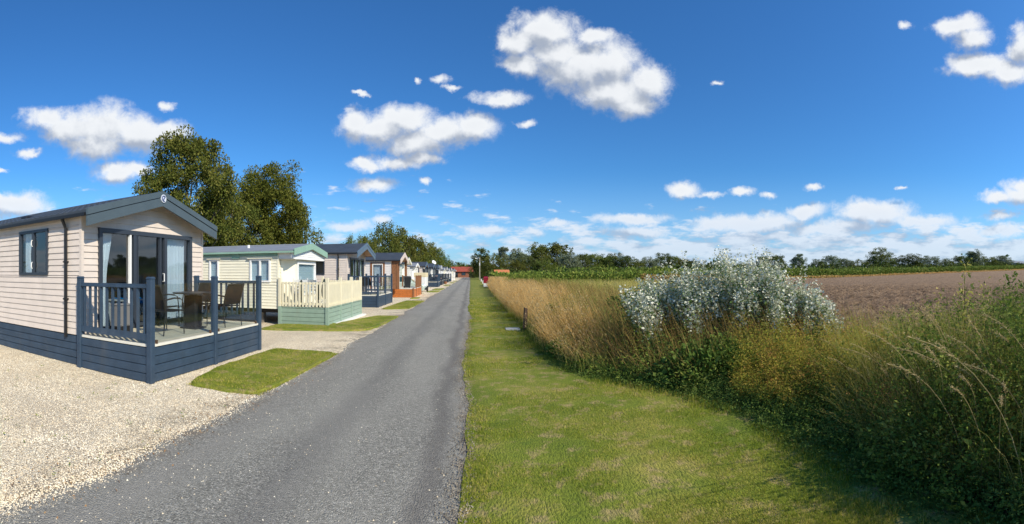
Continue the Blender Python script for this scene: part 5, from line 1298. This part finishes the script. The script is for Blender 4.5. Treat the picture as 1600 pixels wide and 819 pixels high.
right = [(741, 404, 18, 150, 'bush', F_dark, 'dark tree just behind the street lamp'), (752, 387, 24, 132, 'tall', F_dark, 'tall dark tree over the street lamp, first of the right wood'), (771, 394, 36, 116, 'bush', F_olive, 'round brownish-olive tree right of the street lamp'),
 (786, 386, 26, 150, 'open', F_grey, 'pale open poplar with thin crown right of the olive tree'), (809, 387, 26, 165, 'tall', F_grey, 'grey-green tree between the pale poplar and the highest trees'), (806, 402, 38, 140, 'bush', F_olive, 'broad low olive tree below the grey-green one'),
 (842, 377, 32, 180, 'tall', F_mid, 'left one of the two highest trees of the right wood'), (871, 377, 34, 186, 'tall', F_mid, 'right one of the two highest trees of the right wood'), (826, 398, 34, 160, 'bush', F_dark, 'dark bushy tree below the left highest tree'),
 (847, 402, 34, 158, 'bush', F_mid, 'bushy green tree between the two highest trees'), (868, 409, 24, 150, 'bush', F_yel, 'bright light-green bush at the foot of the right wood'), (889, 394, 34, 172, 'broad', F_grey, 'grey-green willow right of the highest trees'),
 (910, 397, 30, 190, 'broad', F_dark, 'dark tree right of the grey willow'), (925, 394, 36, 196, 'broad', F_mid, 'wide mid-green tree in the middle wood'), (947, 396, 30, 200, 'tall', F_dark, 'dark narrow tree in the middle wood'), (962, 394, 30, 205, 'broad', F_mid, 'round tree right of the dark narrow one'),
 (980, 399, 30, 200, 'broad', F_dark, 'dark rounded tree of the middle wood, left of the pale willow'), (997, 402, 28, 195, 'bush', F_mid, 'low green tree beside the pale willow'), (1014, 400, 30, 200, 'broad', F_grey, 'pale willow in the wood left of the silver thicket'),
 (1035, 394, 30, 210, 'broad', F_dark, 'high dark tree just right of the pale willow'), (1054, 400, 30, 210, 'broad', F_mid, 'mid green tree behind the left shoulder of the silver thicket'), (1072, 403, 32, 205, 'broad', F_olive, 'olive tree at the right end of the middle wood'), (1090, 410, 30, 210, 'bush', F_mid, 'low bush where the middle wood ends'),
 (1120, 408, 40, 215, 'bush', F_dark, 'dark low tree directly behind the silver thicket'), (1155, 410, 40, 220, 'bush', F_mid, 'green low tree behind the right half of the silver thicket')]
for i, a in enumerate(right): tree_at(*a, seed=i % 4+1, name='wood_tree', group='trees of the wood beyond the meadow')
far = [(1191, 400, 22, 'broad', F_mid, 'mid green tree at the left end of the field line, touching the dark one'), (1211, 397, 38, 'broad', F_dark, 'dark round tree at the left end of the field line'), (1248, 396, 24, 'open', F_grey, 'sparse see-through tree standing alone in the field line'),
 (1277, 404, 22, 'broad', F_dark, 'small dark tree right of the sparse see-through one'), (1298, 399, 30, 'broad', F_grey, 'grey-green tree right of the small dark one'), (1318, 402, 26, 'broad', F_grey, 'grey-green tree joined to its twin on the left'),
 (1340, 404, 36, 'bush', F_mid, 'long low green tree left of the highest field tree'), (1376, 386, 34, 'broad', F_mid, 'highest tree of the field line with a narrow peak'), (1366, 402, 38, 'bush', F_dark, 'dark bush at the foot of the highest field tree'),
 (1394, 402, 20, 'bush', F_dark, 'dark low bush between the highest field tree and the round one'), (1419, 396, 42, 'broad', F_dark, 'round dark tree right of the highest field tree'), (1453, 399, 32, 'broad', F_grey, 'soft grey-green tree in the right half of the field line'),
 (1477, 403, 26, 'bush', F_mid, 'low green tree behind the highest leafy shoot'), (1501, 398, 28, 'broad', F_dark, 'dark tree just right of the highest leafy shoot'), (1522, 389, 24, 'tall', F_grey, 'tall grey-green tree near the right end of the field line'),
 (1543, 400, 32, 'broad', F_mid, 'round bright-green tree near the right end of the field line'), (1567, 399, 26, 'broad', F_grey, 'last tree of the field line, left of the blue-grey shed')]
for i, (px, top, w, kd, fm, lab) in enumerate(far):
    th_ = (px-735)/FP; tree_at(px, top, w, 140/cos(th_), kd, fm, lab, seed=i % 4+1, name='field_tree', group='trees beyond the ploughed field')
# low scrub under the far trees, a belt of tall crop before them, reed belt in the meadow
def belt(name, x0, x1, y0, y1, h0, h1, n, s, m, label, cat):
    P = np.stack([rng.uniform(x0, x1, n), rng.uniform(y0, y1, n)], -1)
    if y1 < 100: P = P[P[:, 0] < .70*P[:, 1]]; n = len(P)
    hh = rng.uniform(.05, 1, n)**.8*(h0+(h1-h0)*fbm(P[:, 0]*.12, P[:, 1]*.1))
    C = np.stack([P[:, 0], P[:, 1], gz(P[:, 0])+hh], -1); return stuff(name, leaves(C, s*rng.uniform(.6, 1.4, n), .6, up=.6), m, label, cat)
belt2 = np.stack([rng.uniform(-28, -25, 26000), rng.uniform(-6, 170, 26000), rng.uniform(.05, 1, 26000)**.7*2.6], -1)
stuff('hedge', leaves(belt2, rng.uniform(.2, .4, 26000), .6, up=.6), F_mid, 'clipped hedge running behind the caravan pitches', 'hedge')
belt('crop_belt', 22, 470, 109, 119, 2.0, 3.9, 46000, .75, leafmat('tall_crop', (.09,.15,.025), (.18,.25,.045), (.30,.32,.08), .25, clump=.15, objvar=0), 'belt of tall green crop along the far side of the ploughed field', 'crop')
belt('field_edge_grass', 10, 470, 106.5, 109, .3, 1.1, 12000, .4, L_straw, 'straw-coloured grass line at the foot of the crop belt', 'grass')
belt('scrub', 60, 480, 132, 137, 2.0, 7.0, 9000, 1.3, F_dark, 'low dark scrub linking the far field trees', 'scrub')
belt('reed_belt', 4, 66, 66, 84, 1.1, 2.5, 34000, .42, L_green, 'green scrub and reed belt crossing the meadow in front of the wood', 'reeds')
belt('reed_belt', 26, 60, 60, 66, .9, 1.9, 7000, .35, L_brown, 'brown reed band before the green scrub in the meadow', 'reeds')
belt('scrub', -34, 60, 186, 192, 2.0, 6.0, 9000, 1.3, F_dark, 'dark scrub under the trees of the right wood', 'scrub')
belt('scrub', 4, 30, 100, 120, 1.0, 3.0, 7000, .7, F_dark, 'dark scrub between the street lamp and the meadow', 'scrub')
P = np.stack([rng.uniform(4, 26, 16000), rng.uniform(18, 66, 16000), np.zeros(16000)], -1); P = P[P[:, 0] < .62*P[:, 1]]; n = len(P); stuff('meadow_grass', blades(P, rng.uniform(.4, 1.1, n), rng.normal(size=(n, 2))*.2, .03, 2), L_ygreen, 'rough green meadow grass beyond the dry grass', 'grass')
# orange-roofed house in the trees and the shed on the right
brick_building((place(775, 96)[0], 95, 0), 2.5, 3, 1.5, .95, 'small outbuilding with an orange-red roof half hidden by the meadow growth', M_brick, mat('orange_tile', (.55,.20,.08), .8, var=.15), name='brick_house')
sx, sy = 372, 140
sh = empty('farm_shed', (sx, sy, float(gz(sx))), 'long blue-grey farm shed at the right end of the tree line', 'shed')
MB().box(0, 60, 0, 24, 0, 5.6).build('wall', mat('blue_grey_cladding', (.17,.27,.42), .5), sh); MB().prism([(-1, 5.6), (12, 8.6), (25, 5.6)], -1, 61, 'x').build('roof', mat('grey_cement_roof', (.20,.22,.25), .8), sh)
for k in range(8): MB().box(-.06, -.01, 1+k*2.9, 3.4+k*2.9, .2, 3.6).build('door_panel', mat('blue_grey_cladding', (.17,.27,.42)), sh)
